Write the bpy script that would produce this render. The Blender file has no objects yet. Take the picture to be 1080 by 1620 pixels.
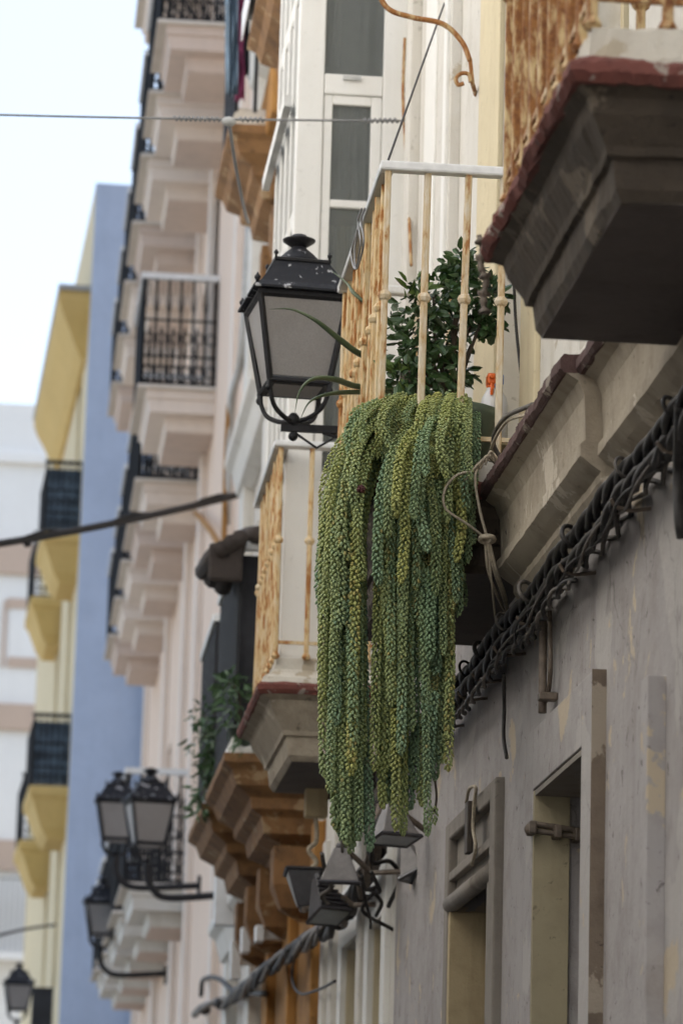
import bpy, math, random
import numpy as np
from mathutils import Vector, Matrix, noise

random.seed(7)
scene = bpy.context.scene
COL = scene.collection

# ------------------------------------------------------------------ camera
F_PX = 5500.0
CAM = Vector((0.0, 0.0, 1.6))
_d = Vector((-540, -1190, -F_PX)).normalized()          # street direction seen by the lens
_u = Vector((0.028, 1.0, 0.0)); _u.z = -(_u.x * _d.x + _u.y * _d.y) / _d.z; _u.normalize()
_x = _d.cross(_u)
ROT = Matrix((_x, _d, _u))                                # camera space -> world
cam_data = bpy.data.cameras.new('camera')
cam = bpy.data.objects.new('camera', cam_data)
COL.objects.link(cam)
cam.matrix_world = Matrix.Translation(CAM) @ ROT.to_4x4()
cam_data.sensor_fit = 'VERTICAL'; cam_data.sensor_height = 23.5; cam_data.sensor_width = 15.7
cam_data.lens = F_PX / 1620 * 23.5
cam_data.clip_start = 0.1; cam_data.clip_end = 600
cam_data.dof.use_dof = True; cam_data.dof.focus_distance = 11.75; cam_data.dof.aperture_fstop = 2.7
cam_data.dof.aperture_blades = 9
scene.camera = cam

# ------------------------------------------------------------------ sky, sun, exposure
SUN_DIR = Vector((0.60, 0.10, 0.74)).normalized()
world = bpy.data.worlds.new('World'); scene.world = world; world.use_nodes = True
wn = world.node_tree; bg = wn.nodes['Background']
sky = wn.nodes.new('ShaderNodeTexSky'); sky.sky_type = 'NISHITA'; sky.sun_disc = False
sky.sun_elevation = math.asin(SUN_DIR.z)
sky.sun_rotation = math.atan2(SUN_DIR.x, SUN_DIR.y)
sky.air_density = 1.0; sky.dust_density = 2.5; sky.ozone_density = 1.0
veil = wn.nodes.new('ShaderNodeMixRGB'); veil.inputs[0].default_value = 0.26
veil.inputs[2].default_value = (5.6, 5.9, 6.2, 1)         # thin white cloud over the whole sky
wn.links.new(sky.outputs[0], veil.inputs[1]); wn.links.new(veil.outputs[0], bg.inputs[0])
bg.inputs[1].default_value = 0.12
sun_data = bpy.data.lights.new('sun', 'SUN'); sun_data.energy = 5.0; sun_data.angle = math.radians(0.6)
sun_data.color = (1.0, 0.98, 0.95)
sun = bpy.data.objects.new('sun', sun_data); COL.objects.link(sun)
sun.rotation_euler = SUN_DIR.to_track_quat('Z', 'Y').to_euler()
vs = scene.view_settings
scene.display_settings.display_device = 'sRGB'
vs.view_transform = 'Standard'; vs.look = 'None'; vs.gamma = 1.0; vs.use_curve_mapping = False
vs.exposure = 1.42
scene.cycles.max_bounces = 8; scene.cycles.diffuse_bounces = 5
scene.cycles.use_denoising = True
scene.cycles.caustics_reflective = False; scene.cycles.caustics_refractive = False

# ------------------------------------------------------------------ measuring helpers
def P(px, py, x=None, y=None, z=None):
    """Point of the world seen at a photo pixel, on the plane x=, y= or z=."""
    r = ROT @ Vector((px - 540, -(py - 810), -F_PX))
    if x is not None: t = (x - CAM.x) / r.x
    elif y is not None: t = (y - CAM.y) / r.y
    else: t = (z - CAM.z) / r.z
    return CAM + r * t

# ------------------------------------------------------------------ materials
class NT:
    def __init__(s, name):
        s.m = bpy.data.materials.new(name); s.m.use_nodes = True
        s.t = s.m.node_tree; s.b = s.t.nodes['Principled BSDF']; s.out = s.t.nodes['Material Output']
    def n(s, kind, **kw):
        nd = s.t.nodes.new(kind)
        for k, v in kw.items(): setattr(nd, k, v)
        return nd
    def l(s, a, b): s.t.links.new(a, b)
    def coords(s, scale=(1, 1, 1), rnd=True):
        tc = s.n('ShaderNodeTexCoord'); mp = s.n('ShaderNodeMapping'); mp.inputs['Scale'].default_value = scale
        if rnd:
            oi = s.n('ShaderNodeObjectInfo'); mul = s.n('ShaderNodeMath', operation='MULTIPLY'); mul.inputs[1].default_value = 37.0
            ad = s.n('ShaderNodeVectorMath', operation='ADD')
            s.l(oi.outputs['Random'], mul.inputs[0]); s.l(mul.outputs[0], ad.inputs[1]); s.l(tc.outputs['Object'], ad.inputs[0])
            s.l(ad.outputs[0], mp.inputs[0])
        else: s.l(tc.outputs['Object'], mp.inputs[0])
        return mp.outputs[0]
    def noise(s, vec, scale, detail=6, rough=0.6, dist=0.0):
        nd = s.n('ShaderNodeTexNoise'); nd.inputs['Scale'].default_value = scale; nd.inputs['Detail'].default_value = detail
        nd.inputs['Roughness'].default_value = rough; nd.inputs['Distortion'].default_value = dist
        s.l(vec, nd.inputs['Vector']); return nd.outputs['Fac']
    def ramp(s, fac, a, b, va=0.0, vb=1.0):
        nd = s.n('ShaderNodeMapRange'); nd.inputs[1].default_value = a; nd.inputs[2].default_value = b
        nd.inputs[3].default_value = va; nd.inputs[4].default_value = vb
        s.l(fac, nd.inputs[0]); return nd.outputs[0]
    def mul(s, a, b):
        nd = s.n('ShaderNodeMath', operation='MULTIPLY'); s.l(a, nd.inputs[0])
        if isinstance(b, (int, float)): nd.inputs[1].default_value = b
        else: s.l(b, nd.inputs[1])
        return nd.outputs[0]
    def mix(s, fac, a, b):
        nd = s.n('ShaderNodeMixRGB')
        for i, v in ((0, fac), (1, a), (2, b)):
            if isinstance(v, (int, float)): nd.inputs[i].default_value = v
            elif isinstance(v, tuple): nd.inputs[i].default_value = (*v[:3], 1)
            else: s.l(v, nd.inputs[i])
        return nd.outputs[0]
    def bump(s, h, strength=0.3, dist=0.01, prev=None):
        nd = s.n('ShaderNodeBump'); nd.inputs['Strength'].default_value = strength; nd.inputs['Distance'].default_value = dist
        s.l(h, nd.inputs['Height'])
        if prev is not None: s.l(prev, nd.inputs['Normal'])
        return nd.outputs[0]
    def done(s, col=None, rough=None, normal=None, **kw):
        if col is not None:
            if isinstance(col, tuple): s.b.inputs['Base Color'].default_value = (*col[:3], 1)
            else: s.l(col, s.b.inputs['Base Color'])
        if rough is not None:
            if isinstance(rough, (int, float)): s.b.inputs['Roughness'].default_value = rough
            else: s.l(rough, s.b.inputs['Roughness'])
        if normal is not None: s.l(normal, s.b.inputs['Normal'])
        for k, v in kw.items(): s.b.inputs[k].default_value = v
        return s.m

def plaster(name, base, dirt, mottle=0.5, streak=0.5, speck=0.5, flake=None, flake_at=0.585, crack=0.0, bump=0.35, rough=0.92, alt=None, fscale=2.3, patch=None):
    t = NT(name); v = t.coords(); vs_ = t.coords((3.2, 3.2, 0.32))
    alt = alt or tuple(c * 0.8 for c in base)
    big = t.noise(v, 1.1, 8, 0.62); med = t.noise(v, 6.5, 8, 0.65); fine = t.noise(v, 70, 4, 0.6)
    col = t.mix(t.mul(t.ramp(big, 0.38, 0.66), mottle), base, alt)
    col = t.mix(t.mul(t.ramp(med, 0.48, 0.75), mottle * 0.8), col, dirt)
    st = t.noise(vs_, 1.6, 7, 0.62)
    col = t.mix(t.mul(t.ramp(st, 0.52, 0.74), streak), col, dirt)
    sp = t.noise(v, 19, 5, 0.7, 0.6)
    col = t.mix(t.mul(t.ramp(sp, 0.62, 0.67), speck), col, tuple(c * 0.45 for c in dirt))
    if patch:
        pn = t.noise(v, 0.85, 6, 0.55, 0.5); col = t.mix(t.mul(t.ramp(pn, 0.535, 0.548), 0.7), col, patch)
    if flake:
        fl = t.noise(v, fscale, 11, 0.66, 0.4); f = t.ramp(fl, flake_at, flake_at + 0.02)
        col = t.mix(f, col, flake)
    if crack:
        wob = t.n('ShaderNodeVectorMath', operation='ADD'); tn = t.n('ShaderNodeTexNoise'); tn.inputs['Scale'].default_value = 5; tn.inputs['Detail'].default_value = 5
        t.l(v, tn.inputs['Vector']); sc = t.n('ShaderNodeVectorMath', operation='SCALE'); sc.inputs['Scale'].default_value = 0.25
        t.l(tn.outputs['Color'], sc.inputs[0]); t.l(v, wob.inputs[0]); t.l(sc.outputs[0], wob.inputs[1])
        vo = t.n('ShaderNodeTexVoronoi', feature='DISTANCE_TO_EDGE'); vo.inputs['Scale'].default_value = 2.2
        t.l(wob.outputs[0], vo.inputs['Vector'])
        cr = t.mul(t.mul(t.ramp(vo.outputs['Distance'], 0.0, 0.012, 1, 0), t.ramp(big, 0.5, 0.6)), crack)
        col = t.mix(cr, col, tuple(c * 0.3 for c in dirt))
    nb = t.bump(med, bump, 0.03); nb = t.bump(fine, bump * 0.8, 0.004, nb); nb = t.bump(st, bump * 0.15, 0.01, nb)
    return t.done(col, rough, nb)

def rusty(name, paint, amount=0.5, rust=(0.24, 0.085, 0.022), rust2=(0.38, 0.18, 0.06), stain=(0.52, 0.36, 0.17)):
    t = NT(name); v = t.coords((1, 1, 0.32)); v2 = t.coords((1, 1, 0.7))
    a = t.noise(v, 26, 7, 0.62, 0.3); b = t.noise(v2, 60, 5, 0.7)
    c0 = 0.72 - 0.32 * amount
    st = t.ramp(a, c0 - 0.16, c0); rs = t.ramp(a, c0, c0 + 0.09)
    sp = t.ramp(b, 0.80 - 0.2 * amount, 0.84 - 0.2 * amount)
    rc = t.mix(t.ramp(b, 0.35, 0.65), rust, rust2)
    col = t.mix(t.mul(st, 0.75), paint, stain); col = t.mix(rs, col, rc); col = t.mix(t.mul(sp, 0.8), col, rust)
    nb = t.bump(a, 0.5, 0.004); nb = t.bump(b, 0.4, 0.002, nb)
    return t.done(col, t.ramp(a, 0.4, 0.6, 0.55, 0.9), nb)

def iron(name, col=(0.012, 0.012, 0.014), worn=(0.30, 0.30, 0.31), amount=0.0, rough=0.5, scale=16):
    t = NT(name); v = t.coords()
    a = t.noise(v, scale, 6, 0.65, 0.3); b = t.noise(v, 55, 4, 0.6)
    c = t.mix(t.mul(t.ramp(b, 0.45, 0.7), 0.35), col, tuple(min(1, x * 2.6 + 0.02) for x in col))
    if amount: c = t.mix(t.ramp(a, 0.74 - amount * 0.2, 0.76 - amount * 0.2), c, worn)
    return t.done(c, t.ramp(b, 0.3, 0.7, rough - 0.1, rough + 0.2), t.bump(b, 0.25, 0.003), **{'Specular IOR Level': 0.3})

def simple(name, col, rough=0.6, var=0.25, scale=14, bump=0.15, stretch=(1, 1, 1), **kw):
    t = NT(name); v = t.coords(stretch); a = t.noise(v, scale, 6, 0.6)
    c = t.mix(t.ramp(a, 0.3, 0.7), tuple(x * (1 - var) for x in col), tuple(min(1, x * (1 + var)) for x in col))
    return t.done(c, rough, t.bump(a, bump, 0.005), **kw)

def leafy(name, c1, c2, rough=0.4, attr=None, trans=0.0):
    t = NT(name); oi = t.n('ShaderNodeObjectInfo'); v = t.coords()
    if attr:
        at = t.n('ShaderNodeAttribute'); at.attribute_name = attr; f = at.outputs['Fac']
    else: f = t.ramp(t.noise(v, 9, 3), 0.3, 0.7)
    c = t.mix(f, c1, c2)
    nz = t.noise(v, 120, 3)
    return t.done(c, rough, t.bump(nz, 0.1, 0.001), **{'Subsurface Weight': trans, 'Subsurface Scale': 0.004} if trans else {})

M = {}
M['near_wall'] = plaster('weathered_mauve_grey_plaster', (0.40, 0.375, 0.365), (0.21, 0.18, 0.16), 0.7, 0.4, 0.8, flake=(0.50, 0.42, 0.31), flake_at=0.60, crack=0.45, alt=(0.32, 0.295, 0.28), fscale=3.5, patch=(0.45, 0.425, 0.40))
M['near_upper'] = plaster('old_whitewash', (0.66, 0.63, 0.57), (0.42, 0.37, 0.28), 0.35, 0.45, 0.4, flake=(0.46, 0.40, 0.31), flake_at=0.63)
M['cream'] = plaster('cream_paint', (0.66, 0.57, 0.38), (0.44, 0.34, 0.2), 0.35, 0.4, 0.25)
M['reveal'] = plaster('yellowed_reveal_plaster', (0.36, 0.31, 0.20), (0.2, 0.16, 0.1), 0.5, 0.6, 0.5)
M['stone'] = plaster('grimy_moulded_plaster', (0.39, 0.335, 0.255), (0.16, 0.125, 0.09), 0.8, 0.4, 0.6, flake=(0.52, 0.46, 0.37), flake_at=0.59, fscale=5, bump=0.6)
M['grime_shade'] = plaster('grimy_shaded_plaster', (0.070, 0.053, 0.037), (0.030, 0.023, 0.017), 1.0, 0.5, 0.8, flake=(0.135, 0.108, 0.078), flake_at=0.585, fscale=5, bump=0.7)  # grimy plaster, darkened further so the near slab's shade sits in the colour
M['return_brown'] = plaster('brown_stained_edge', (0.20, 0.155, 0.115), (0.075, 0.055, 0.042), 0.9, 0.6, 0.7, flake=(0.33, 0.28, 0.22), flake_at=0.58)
M['soffit'] = plaster('shaded_soffit_plaster', (0.105, 0.085, 0.075), (0.045, 0.037, 0.032), 0.7, 0.3, 0.5)  # underside shade of the slabs put into a dark soffit colour
M['lip'] = plaster('chipped_red_tile_edge', (0.17, 0.055, 0.042), (0.07, 0.035, 0.03), 0.9, 0.3, 0.8, flake=(0.30, 0.25, 0.21), flake_at=0.575, fscale=9, bump=0.7)
M['lip_dark'] = plaster('dark_brown_tile_edge', (0.10, 0.055, 0.048), (0.04, 0.03, 0.028), 0.6, 0.2, 0.6, flake=(0.27, 0.225, 0.18), flake_at=0.57, fscale=9, bump=0.7)
M['curb'] = plaster('chipped_white_curb', (0.62, 0.58, 0.50), (0.35, 0.3, 0.23), 0.5, 0.4, 0.5, flake=(0.42, 0.36, 0.27), flake_at=0.58, fscale=7)
M['white'] = plaster('clean_white_paint', (0.76, 0.745, 0.70), (0.56, 0.52, 0.44), 0.2, 0.3, 0.15, bump=0.12, rough=0.55)
M['white_wall'] = plaster('white_wall_paint', (0.70, 0.67, 0.61), (0.44, 0.39, 0.31), 0.3, 0.45, 0.25)
M['ochre'] = plaster('ochre_limewash', (0.40, 0.20, 0.055), (0.14, 0.07, 0.028), 0.7, 0.6, 0.6)
M['ochre_stone'] = plaster('rusty_ochre_stone', (0.27, 0.145, 0.06), (0.075, 0.042, 0.025), 1.0, 0.5, 0.9, flake=(0.36, 0.25, 0.14), flake_at=0.585, fscale=5, bump=0.7)
M['pale'] = plaster('pale_cream_wall', (0.66, 0.60, 0.52), (0.44, 0.37, 0.29), 0.35, 0.5, 0.2)
M['pink'] = plaster('peach_wall', (0.78, 0.61, 0.48), (0.58, 0.45, 0.35), 0.3, 0.4, 0.15)
M['pink_trim'] = plaster('dusty_pink_trim', (0.68, 0.56, 0.48), (0.46, 0.39, 0.34), 0.35, 0.4, 0.2)
M['pink_lit'] = plaster('lit_rose_trim', (0.80, 0.70, 0.61), (0.58, 0.51, 0.45), 0.3, 0.3, 0.2)  # lit copy of the pink trim, its brightness put into the colour
M['blue'] = plaster('sky_blue_limewash', (0.46, 0.56, 0.74), (0.36, 0.45, 0.61), 0.5, 0.5, 0.1)  # blue paint, paled so the colour carries the distance haze
M['yellow'] = plaster('yellow_limewash', (0.62, 0.445, 0.17), (0.42, 0.29, 0.10), 0.35, 0.35, 0.15)
M['far_white'] = plaster('far_white_wall', (0.78, 0.77, 0.75), (0.64, 0.62, 0.59), 0.15, 0.2, 0.05)
M['far_band'] = plaster('far_peach_band', (0.52, 0.40, 0.32), (0.40, 0.30, 0.24), 0.2, 0.2, 0.05)
M['asphalt'] = plaster('street_asphalt', (0.055, 0.053, 0.05), (0.03, 0.03, 0.03), 0.5, 0, 0.4)
M['paving'] = plaster('pavement_stone', (0.24, 0.225, 0.20), (0.12, 0.11, 0.1), 0.5, 0, 0.4)
M['bounce_plaza'] = plaster('sun_bounce_paving', (0.42, 0.40, 0.36), (0.26, 0.24, 0.21), 0.5, 0, 0.4)
M['rust_heavy'] = rusty('rusted_cream_iron', (0.60, 0.48, 0.26), 0.90, (0.15, 0.052, 0.016), (0.33, 0.15, 0.045))
M['rust_mid'] = rusty('rust_streaked_cream_iron', (0.66, 0.55, 0.37), 0.72, (0.30, 0.115, 0.03), (0.46, 0.22, 0.07), (0.62, 0.42, 0.18))
M['rust_light'] = rusty('cream_painted_iron', (0.64, 0.56, 0.43), 0.5, (0.30, 0.12, 0.04))
M['rust_iron'] = rusty('rusty_wrought_iron', (0.42, 0.27, 0.13), 0.9)
M['rail_white'] = simple('white_enamel_rail', (0.72, 0.72, 0.71), 0.45, 0.1, 20)
M['rail_grey'] = simple('galvanised_grey_rail', (0.42, 0.42, 0.40), 0.4, 0.15, 20)
M['lamp_iron'] = iron('black_lamp_iron', amount=0.0)
M['lamp_roof'] = iron('chipped_black_lamp_roof', (0.010, 0.011, 0.015), (0.46, 0.46, 0.48), 0.66, 0.6, 22)
M['black'] = iron('black_iron')
M['dark_blind'] = simple('dark_brown_reed', (0.035, 0.025, 0.02), 0.8, 0.5, 40, 0.6, (8, 1, 1))
M['cable'] = simple('black_cable_rubber', (0.024, 0.021, 0.019), 0.65, 0.45, 30, 0.3)
M['cable_grey'] = simple('dusty_grey_cable', (0.10, 0.088, 0.076), 0.75, 0.4, 30, 0.3)
M['cord'] = simple('beige_cord', (0.42, 0.36, 0.27), 0.85, 0.3, 60, 0.4)
M['steel'] = simple('grey_steel_wire', (0.22, 0.22, 0.22), 0.5, 0.2, 30)
M['pipe'] = simple('dull_brown_pipe', (0.13, 0.10, 0.075), 0.6, 0.4, 30, 0.3)
M['wood_grey'] = plaster('weathered_grey_wood', (0.27, 0.24, 0.205), (0.12, 0.095, 0.075), 0.6, 0.6, 0.3)
M['wood_cream'] = plaster('worn_cream_wood', (0.50, 0.40, 0.24), (0.24, 0.17, 0.09), 0.5, 0.8, 0.3)
M['door_dark'] = plaster('dark_brown_door', (0.075, 0.058, 0.045), (0.035, 0.028, 0.022), 0.5, 0.8, 0.3, rough=0.7)
M['window_dark'] = simple('dark_window_glass', (0.03, 0.034, 0.036), 0.12, 0.3, 3, 0.02)
M['glass_grey'] = simple('grey_window_glass', (0.20, 0.215, 0.20), 0.1, 0.15, 2, 0.02)
def clear_glass():
    t = NT('thin_window_glass'); v = t.coords(); a = t.noise(v, 2.5, 4)
    return t.done((0.80, 0.86, 0.83), 0.03, t.bump(a, 0.03, 0.02), **{'Transmission Weight': 0.88, 'IOR': 1.35})
M['glass_clear'] = clear_glass()
M['room'] = simple('dim_room_wall', (0.42, 0.43, 0.40), 0.9, 0.5, 1.2, 0.1)
M['curtain'] = simple('pale_curtain_cloth', (0.60, 0.60, 0.55), 0.9, 0.15, 8, 0.2, (20, 20, 1))
M['flood_grey'] = simple('grey_floodlight_casing', (0.20, 0.185, 0.175), 0.5, 0.2, 25)
M['flood_dark'] = simple('dark_floodlight_casing', (0.045, 0.042, 0.045), 0.4, 0.3, 25)
M['lens'] = simple('floodlight_lens', (0.16, 0.18, 0.19), 0.15, 0.1, 10)
M['plastic_white'] = simple('milky_white_plastic', (0.68, 0.68, 0.68), 0.4, 0.08, 10)
M['orange'] = simple('orange_plastic', (0.75, 0.14, 0.02), 0.35, 0.08, 10)
M['blue_plastic'] = simple('blue_plastic', (0.04, 0.16, 0.50), 0.35, 0.08, 10)
M['terracotta'] = simple('green_glazed_pot', (0.08, 0.11, 0.08), 0.4, 0.2, 10)
M['leaf_dark'] = leafy('glossy_dark_leaf', (0.022, 0.055, 0.016), (0.06, 0.12, 0.035), 0.35)
M['leaf_mid'] = leafy('mid_green_leaf', (0.035, 0.085, 0.03), (0.08, 0.15, 0.055), 0.45)
M['leaf_pale'] = leafy('yellow_green_leaf', (0.08, 0.15, 0.03), (0.15, 0.22, 0.05), 0.45)
M['aloe'] = leafy('aloe_leaf', (0.055, 0.085, 0.04), (0.11, 0.14, 0.065), 0.45)
M['stem'] = simple('brown_stem', (0.06, 0.045, 0.03), 0.8, 0.3, 40)
M['dead'] = simple('dry_dark_red_flower', (0.07, 0.018, 0.018), 0.8, 0.4, 80, 0.5)
M['cloth_blue'] = simple('blue_grey_laundry', (0.12, 0.17, 0.22), 0.9, 0.5, 6, 0.3)
M['cloth_pink'] = simple('magenta_laundry', (0.34, 0.07, 0.16), 0.9, 0.4, 6, 0.3)
M['cloth_dark'] = simple('black_laundry', (0.03, 0.03, 0.035), 0.9, 0.4, 6, 0.3)
M['tin'] = simple('grey_sheet_metal', (0.30, 0.30, 0.29), 0.5, 0.2, 10)

def sedum_mat():
    t = NT('stonecrop_leaf')
    at = t.n('ShaderNodeAttribute'); at.attribute_name = 'tone'
    oi = t.n('ShaderNodeObjectInfo')
    sep = t.n('ShaderNodeSeparateColor'); t.l(at.outputs['Color'], sep.inputs[0])
    c = t.mix(t.ramp(sep.outputs[0], 0.0, 1.0), (0.19, 0.285, 0.170), (0.385, 0.39, 0.12))
    c = t.mix(t.mul(t.ramp(oi.outputs['Random'], 0.2, 1.0), 0.35), c, (0.21, 0.30, 0.13))
    c = t.mix(sep.outputs[1], c, (0.36, 0.30, 0.10))      # old straw-coloured leaves
    tc = t.n('ShaderNodeTexCoord'); nz = t.noise(tc.outputs['Object'], 180, 2)
    t.done(c, 0.6, t.bump(nz, 0.08, 0.001), **{'Specular IOR Level': 0.35})
    return t.m
M['sedum'] = sedum_mat()

def frosted():
    t = NT('frosted_lamp_glass'); v = t.coords()
    a = t.noise(v, 170, 3, 0.7); b = t.noise(v, 5, 4)
    c = t.mix(t.ramp(a, 0.3, 0.7), (0.40, 0.38, 0.37), (0.60, 0.575, 0.56))
    c = t.mix(t.mul(t.ramp(b, 0.4, 0.7), 0.35), c, (0.34, 0.31, 0.29))
    return t.done(c, 0.5, t.bump(a, 0.6, 0.004), **{'Transmission Weight': 0.5})
M['frosted'] = frosted()

# ------------------------------------------------------------------ mesh builder
class MB:
    def __init__(s): s.v = []; s.f = []
    def add(s, vs, fs):
        o = len(s.v); s.v += [tuple(p) for p in vs]; s.f += [tuple(i + o for i in f) for f in fs]; return s
    def box(s, x0, x1, y0, y1, z0, z1):
        return s.add([(x0, y0, z0), (x1, y0, z0), (x1, y1, z0), (x0, y1, z0), (x0, y0, z1), (x1, y0, z1), (x1, y1, z1), (x0, y1, z1)],
                     [(0, 3, 2, 1), (4, 5, 6, 7), (0, 1, 5, 4), (1, 2, 6, 5), (2, 3, 7, 6), (3, 0, 4, 7)])
    def tube(s, pts, r, n=8, cap=True):
        pts = [Vector(p) for p in pts]; k = len(pts)
        rs = r if isinstance(r, (list, tuple)) else [r] * k
        t0 = (pts[1] - pts[0]).normalized(); nrm = t0.orthogonal().normalized(); vs = []
        for i, p in enumerate(pts):
            t = (pts[min(i + 1, k - 1)] - pts[max(i - 1, 0)]); t = t.normalized() if t.length > 1e-9 else t0
            nrm = (nrm - t * nrm.dot(t)); nrm = nrm.normalized() if nrm.length > 1e-6 else t.orthogonal().normalized()
            b = t.cross(nrm)
            for j in range(n):
                a = 2 * math.pi * (j + 0.5) / n
                vs.append(p + (nrm * math.cos(a) + b * math.sin(a)) * rs[i])
        fs = [(i * n + j, i * n + (j + 1) % n, (i + 1) * n + (j + 1) % n, (i + 1) * n + j) for i in range(k - 1) for j in range(n)]
        if cap: fs += [tuple(range(n - 1, -1, -1)), tuple((k - 1) * n + j for j in range(n))]
        return s.add(vs, fs)
    def lathe(s, prof, c, n=16, sq=False, rot=0.0):
        c = Vector(c); vs = []; k = len(prof)
        for r, z in prof:
            for j in range(n):
                a = 2 * math.pi * (j + (0.5 if sq else 0)) / n + rot
                q = r * (math.sqrt(2) if sq else 1)
                vs.append(c + Vector((q * math.cos(a), q * math.sin(a), z)))
        fs = [(i * n + j, i * n + (j + 1) % n, (i + 1) * n + (j + 1) % n, (i + 1) * n + j) for i in range(k - 1) for j in range(n)]
        fs += [tuple(range(n - 1, -1, -1)), tuple((k - 1) * n + j for j in range(n))]
        return s.add(vs, fs)
    def sphere(s, c, r, n=8, m=5, sc=(1, 1, 1)):
        c = Vector(c); vs = [c + Vector((0, 0, -r * sc[2]))]; fs = []
        for i in range(1, m):
            ph = -math.pi / 2 + math.pi * i / m
            for j in range(n):
                a = 2 * math.pi * j / n
                vs.append(c + Vector((r * math.cos(ph) * math.cos(a) * sc[0], r * math.cos(ph) * math.sin(a) * sc[1], r * math.sin(ph) * sc[2])))
        vs.append(c + Vector((0, 0, r * sc[2]))); top = len(vs) - 1
        for j in range(n):
            fs.append((0, 1 + (j + 1) % n, 1 + j)); fs.append((top, top - n + j, top - n + (j + 1) % n))
        for i in range(m - 2):
            for j in range(n):
                a = 1 + i * n + j; b = 1 + i * n + (j + 1) % n; fs.append((a, b, b + n, a + n))
        return s.add(vs, fs)
    def slab(s, xf, xw, y0, y1, prof, n=1, jitter=0.0, seed=0, ends=True):
        """Moulded slab on a wall: rings of (inset, z) run round near end, front and far end."""
        rings = []
        for (i, z) in prof:
            e = i if ends else 0
            c = [Vector((xw, y0 + e, z)), Vector((xf + i, y0 + e, z)), Vector((xf + i, y1 - e, z)), Vector((xw, y1 - e, z))]
            ring = []
            for a, b, m in ((c[0], c[1], max(1, n // 2)), (c[1], c[2], max(1, n)), (c[2], c[3], max(1, n // 2))):
                ring += [a.lerp(b, q / m) for q in range(m)]
            ring.append(c[3]); rings.append(ring)
        if jitter:
            for k, ring in enumerate(rings):
                for p in ring:
                    q = Vector((p.x * 9, p.y * 9 + seed * 7.3, p.z * 9)); w = noise.noise_vector(q) + noise.noise_vector(q * 3.1) * 0.5
                    w += noise.noise_vector(q * 8.5) * 0.45; p += Vector((w.x, w.y * 0.4, w.z)) * jitter
        L = len(rings[0]); vs = [p for r in rings for p in r]; fs = []
        for k in range(len(rings) - 1):
            for j in range(L - 1): fs.append((k * L + j, (k + 1) * L + j, (k + 1) * L + j + 1, k * L + j + 1))
            fs.append((k * L + L - 1, (k + 1) * L + L - 1, (k + 1) * L, k * L))
        fs.append(tuple(range(L))); fs.append(tuple((len(rings) - 1) * L + j for j in range(L - 1, -1, -1)))
        return s.add(vs, fs)
    def data(s, name, mat, smooth=False):
        me = bpy.data.meshes.new(name); me.from_pydata(s.v, [], s.f); me.materials.append(mat)
        if smooth: me.polygons.foreach_set('use_smooth', [True] * len(me.polygons))
        me.update(); return me

WPOS = {}
def place(o, parent, w):
    w = Vector(w); o.parent = parent
    o.location = w - (WPOS[parent.name] if parent else Vector((0, 0, 0)))
    COL.objects.link(o); WPOS[o.name] = w
    return o
def part(name, mb, mat, parent=None, smooth=False, bevel=0.0, label=None, kind=None, angle=None):
    a = np.array(mb.v); lo = a.min(0); hi = a.max(0); c = Vector(((lo[0] + hi[0]) / 2, (lo[1] + hi[1]) / 2, lo[2]))
    mb.v = [tuple(Vector(p) - c) for p in mb.v]
    o = bpy.data.objects.new(name, mb.data(name, M[mat] if isinstance(mat, str) else mat, smooth))
    place(o, parent, c)
    if bevel:
        b = o.modifiers.new('soft_edges', 'BEVEL'); b.width = bevel; b.segments = 2; b.limit_method = 'ANGLE'
    if label: o['label'] = label
    if kind: o['kind'] = kind
    return o
def again(o, parent, w, rot=None):
    c = o.copy(); place(c, parent, w)
    if rot is not None: c.rotation_euler = rot
    return c
def thing(name, loc, label, cat, group=None):
    o = bpy.data.objects.new(name, None); o.empty_display_size = 0.2
    place(o, None, loc); o['label'] = label; o['category'] = cat
    if group: o['group'] = group
    return o
def tag(o, label, cat, group=None):
    o['label'] = label; o['category'] = cat
    if group: o['group'] = group
    return o
def bez(pts, n=20):
    """Catmull-Rom through points."""
    p = [Vector(q) for q in pts]; p = [p[0] * 2 - p[1]] + p + [p[-1] * 2 - p[-2]]; out = []
    for i in range(1, len(p) - 2):
        for k in range(n):
            t = k / n; a, b, c, d = p[i - 1], p[i], p[i + 1], p[i + 2]
            out.append(0.5 * (2 * b + (c - a) * t + (2 * a - 5 * b + 4 * c - d) * t * t + (3 * b - a - 3 * c + d) * t ** 3))
    out.append(p[-2]); return out

# wall facing -x with real openings (reveals included); closed at the back so it throws shade
def wall_mb(xf, y0, y1, z0, z1, opens=(), depth=0.3, back=5.0):
    ys = sorted({y0, y1, *[o[0] for o in opens], *[o[1] for o in opens]}); zs = sorted({z0, z1, *[o[2] for o in opens], *[o[3] for o in opens]})
    m = MB()
    inside = lambda y, z: any(o[0] < y < o[1] and o[2] < z < o[3] for o in opens)
    for a, b in zip(ys, ys[1:]):
        for c, d in zip(zs, zs[1:]):
            if not inside((a + b) / 2, (c + d) / 2):
                m.add([(xf, a, c), (xf, b, c), (xf, b, d), (xf, a, d)], [(0, 3, 2, 1)])
    for (a, b, c, d) in opens:
        xb = xf + depth
        m.add([(xf, a, c), (xf, b, c), (xf, b, d), (xf, a, d), (xb, a, c), (xb, b, c), (xb, b, d), (xb, a, d)],
              [(0, 1, 5, 4), (1, 2, 6, 5), (2, 3, 7, 6), (3, 0, 4, 7), (4, 5, 6, 7)])
    xb = xf + back
    m.add([(xf, y0, z0), (xf, y1, z0), (xf, y1, z1), (xf, y0, z1), (xb, y0, z0), (xb, y1, z0), (xb, y1, z1), (xb, y0, z1)],
          [(0, 4, 7, 3), (1, 2, 6, 5), (2, 3, 7, 6), (4, 5, 6, 7)])
    return m

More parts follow.
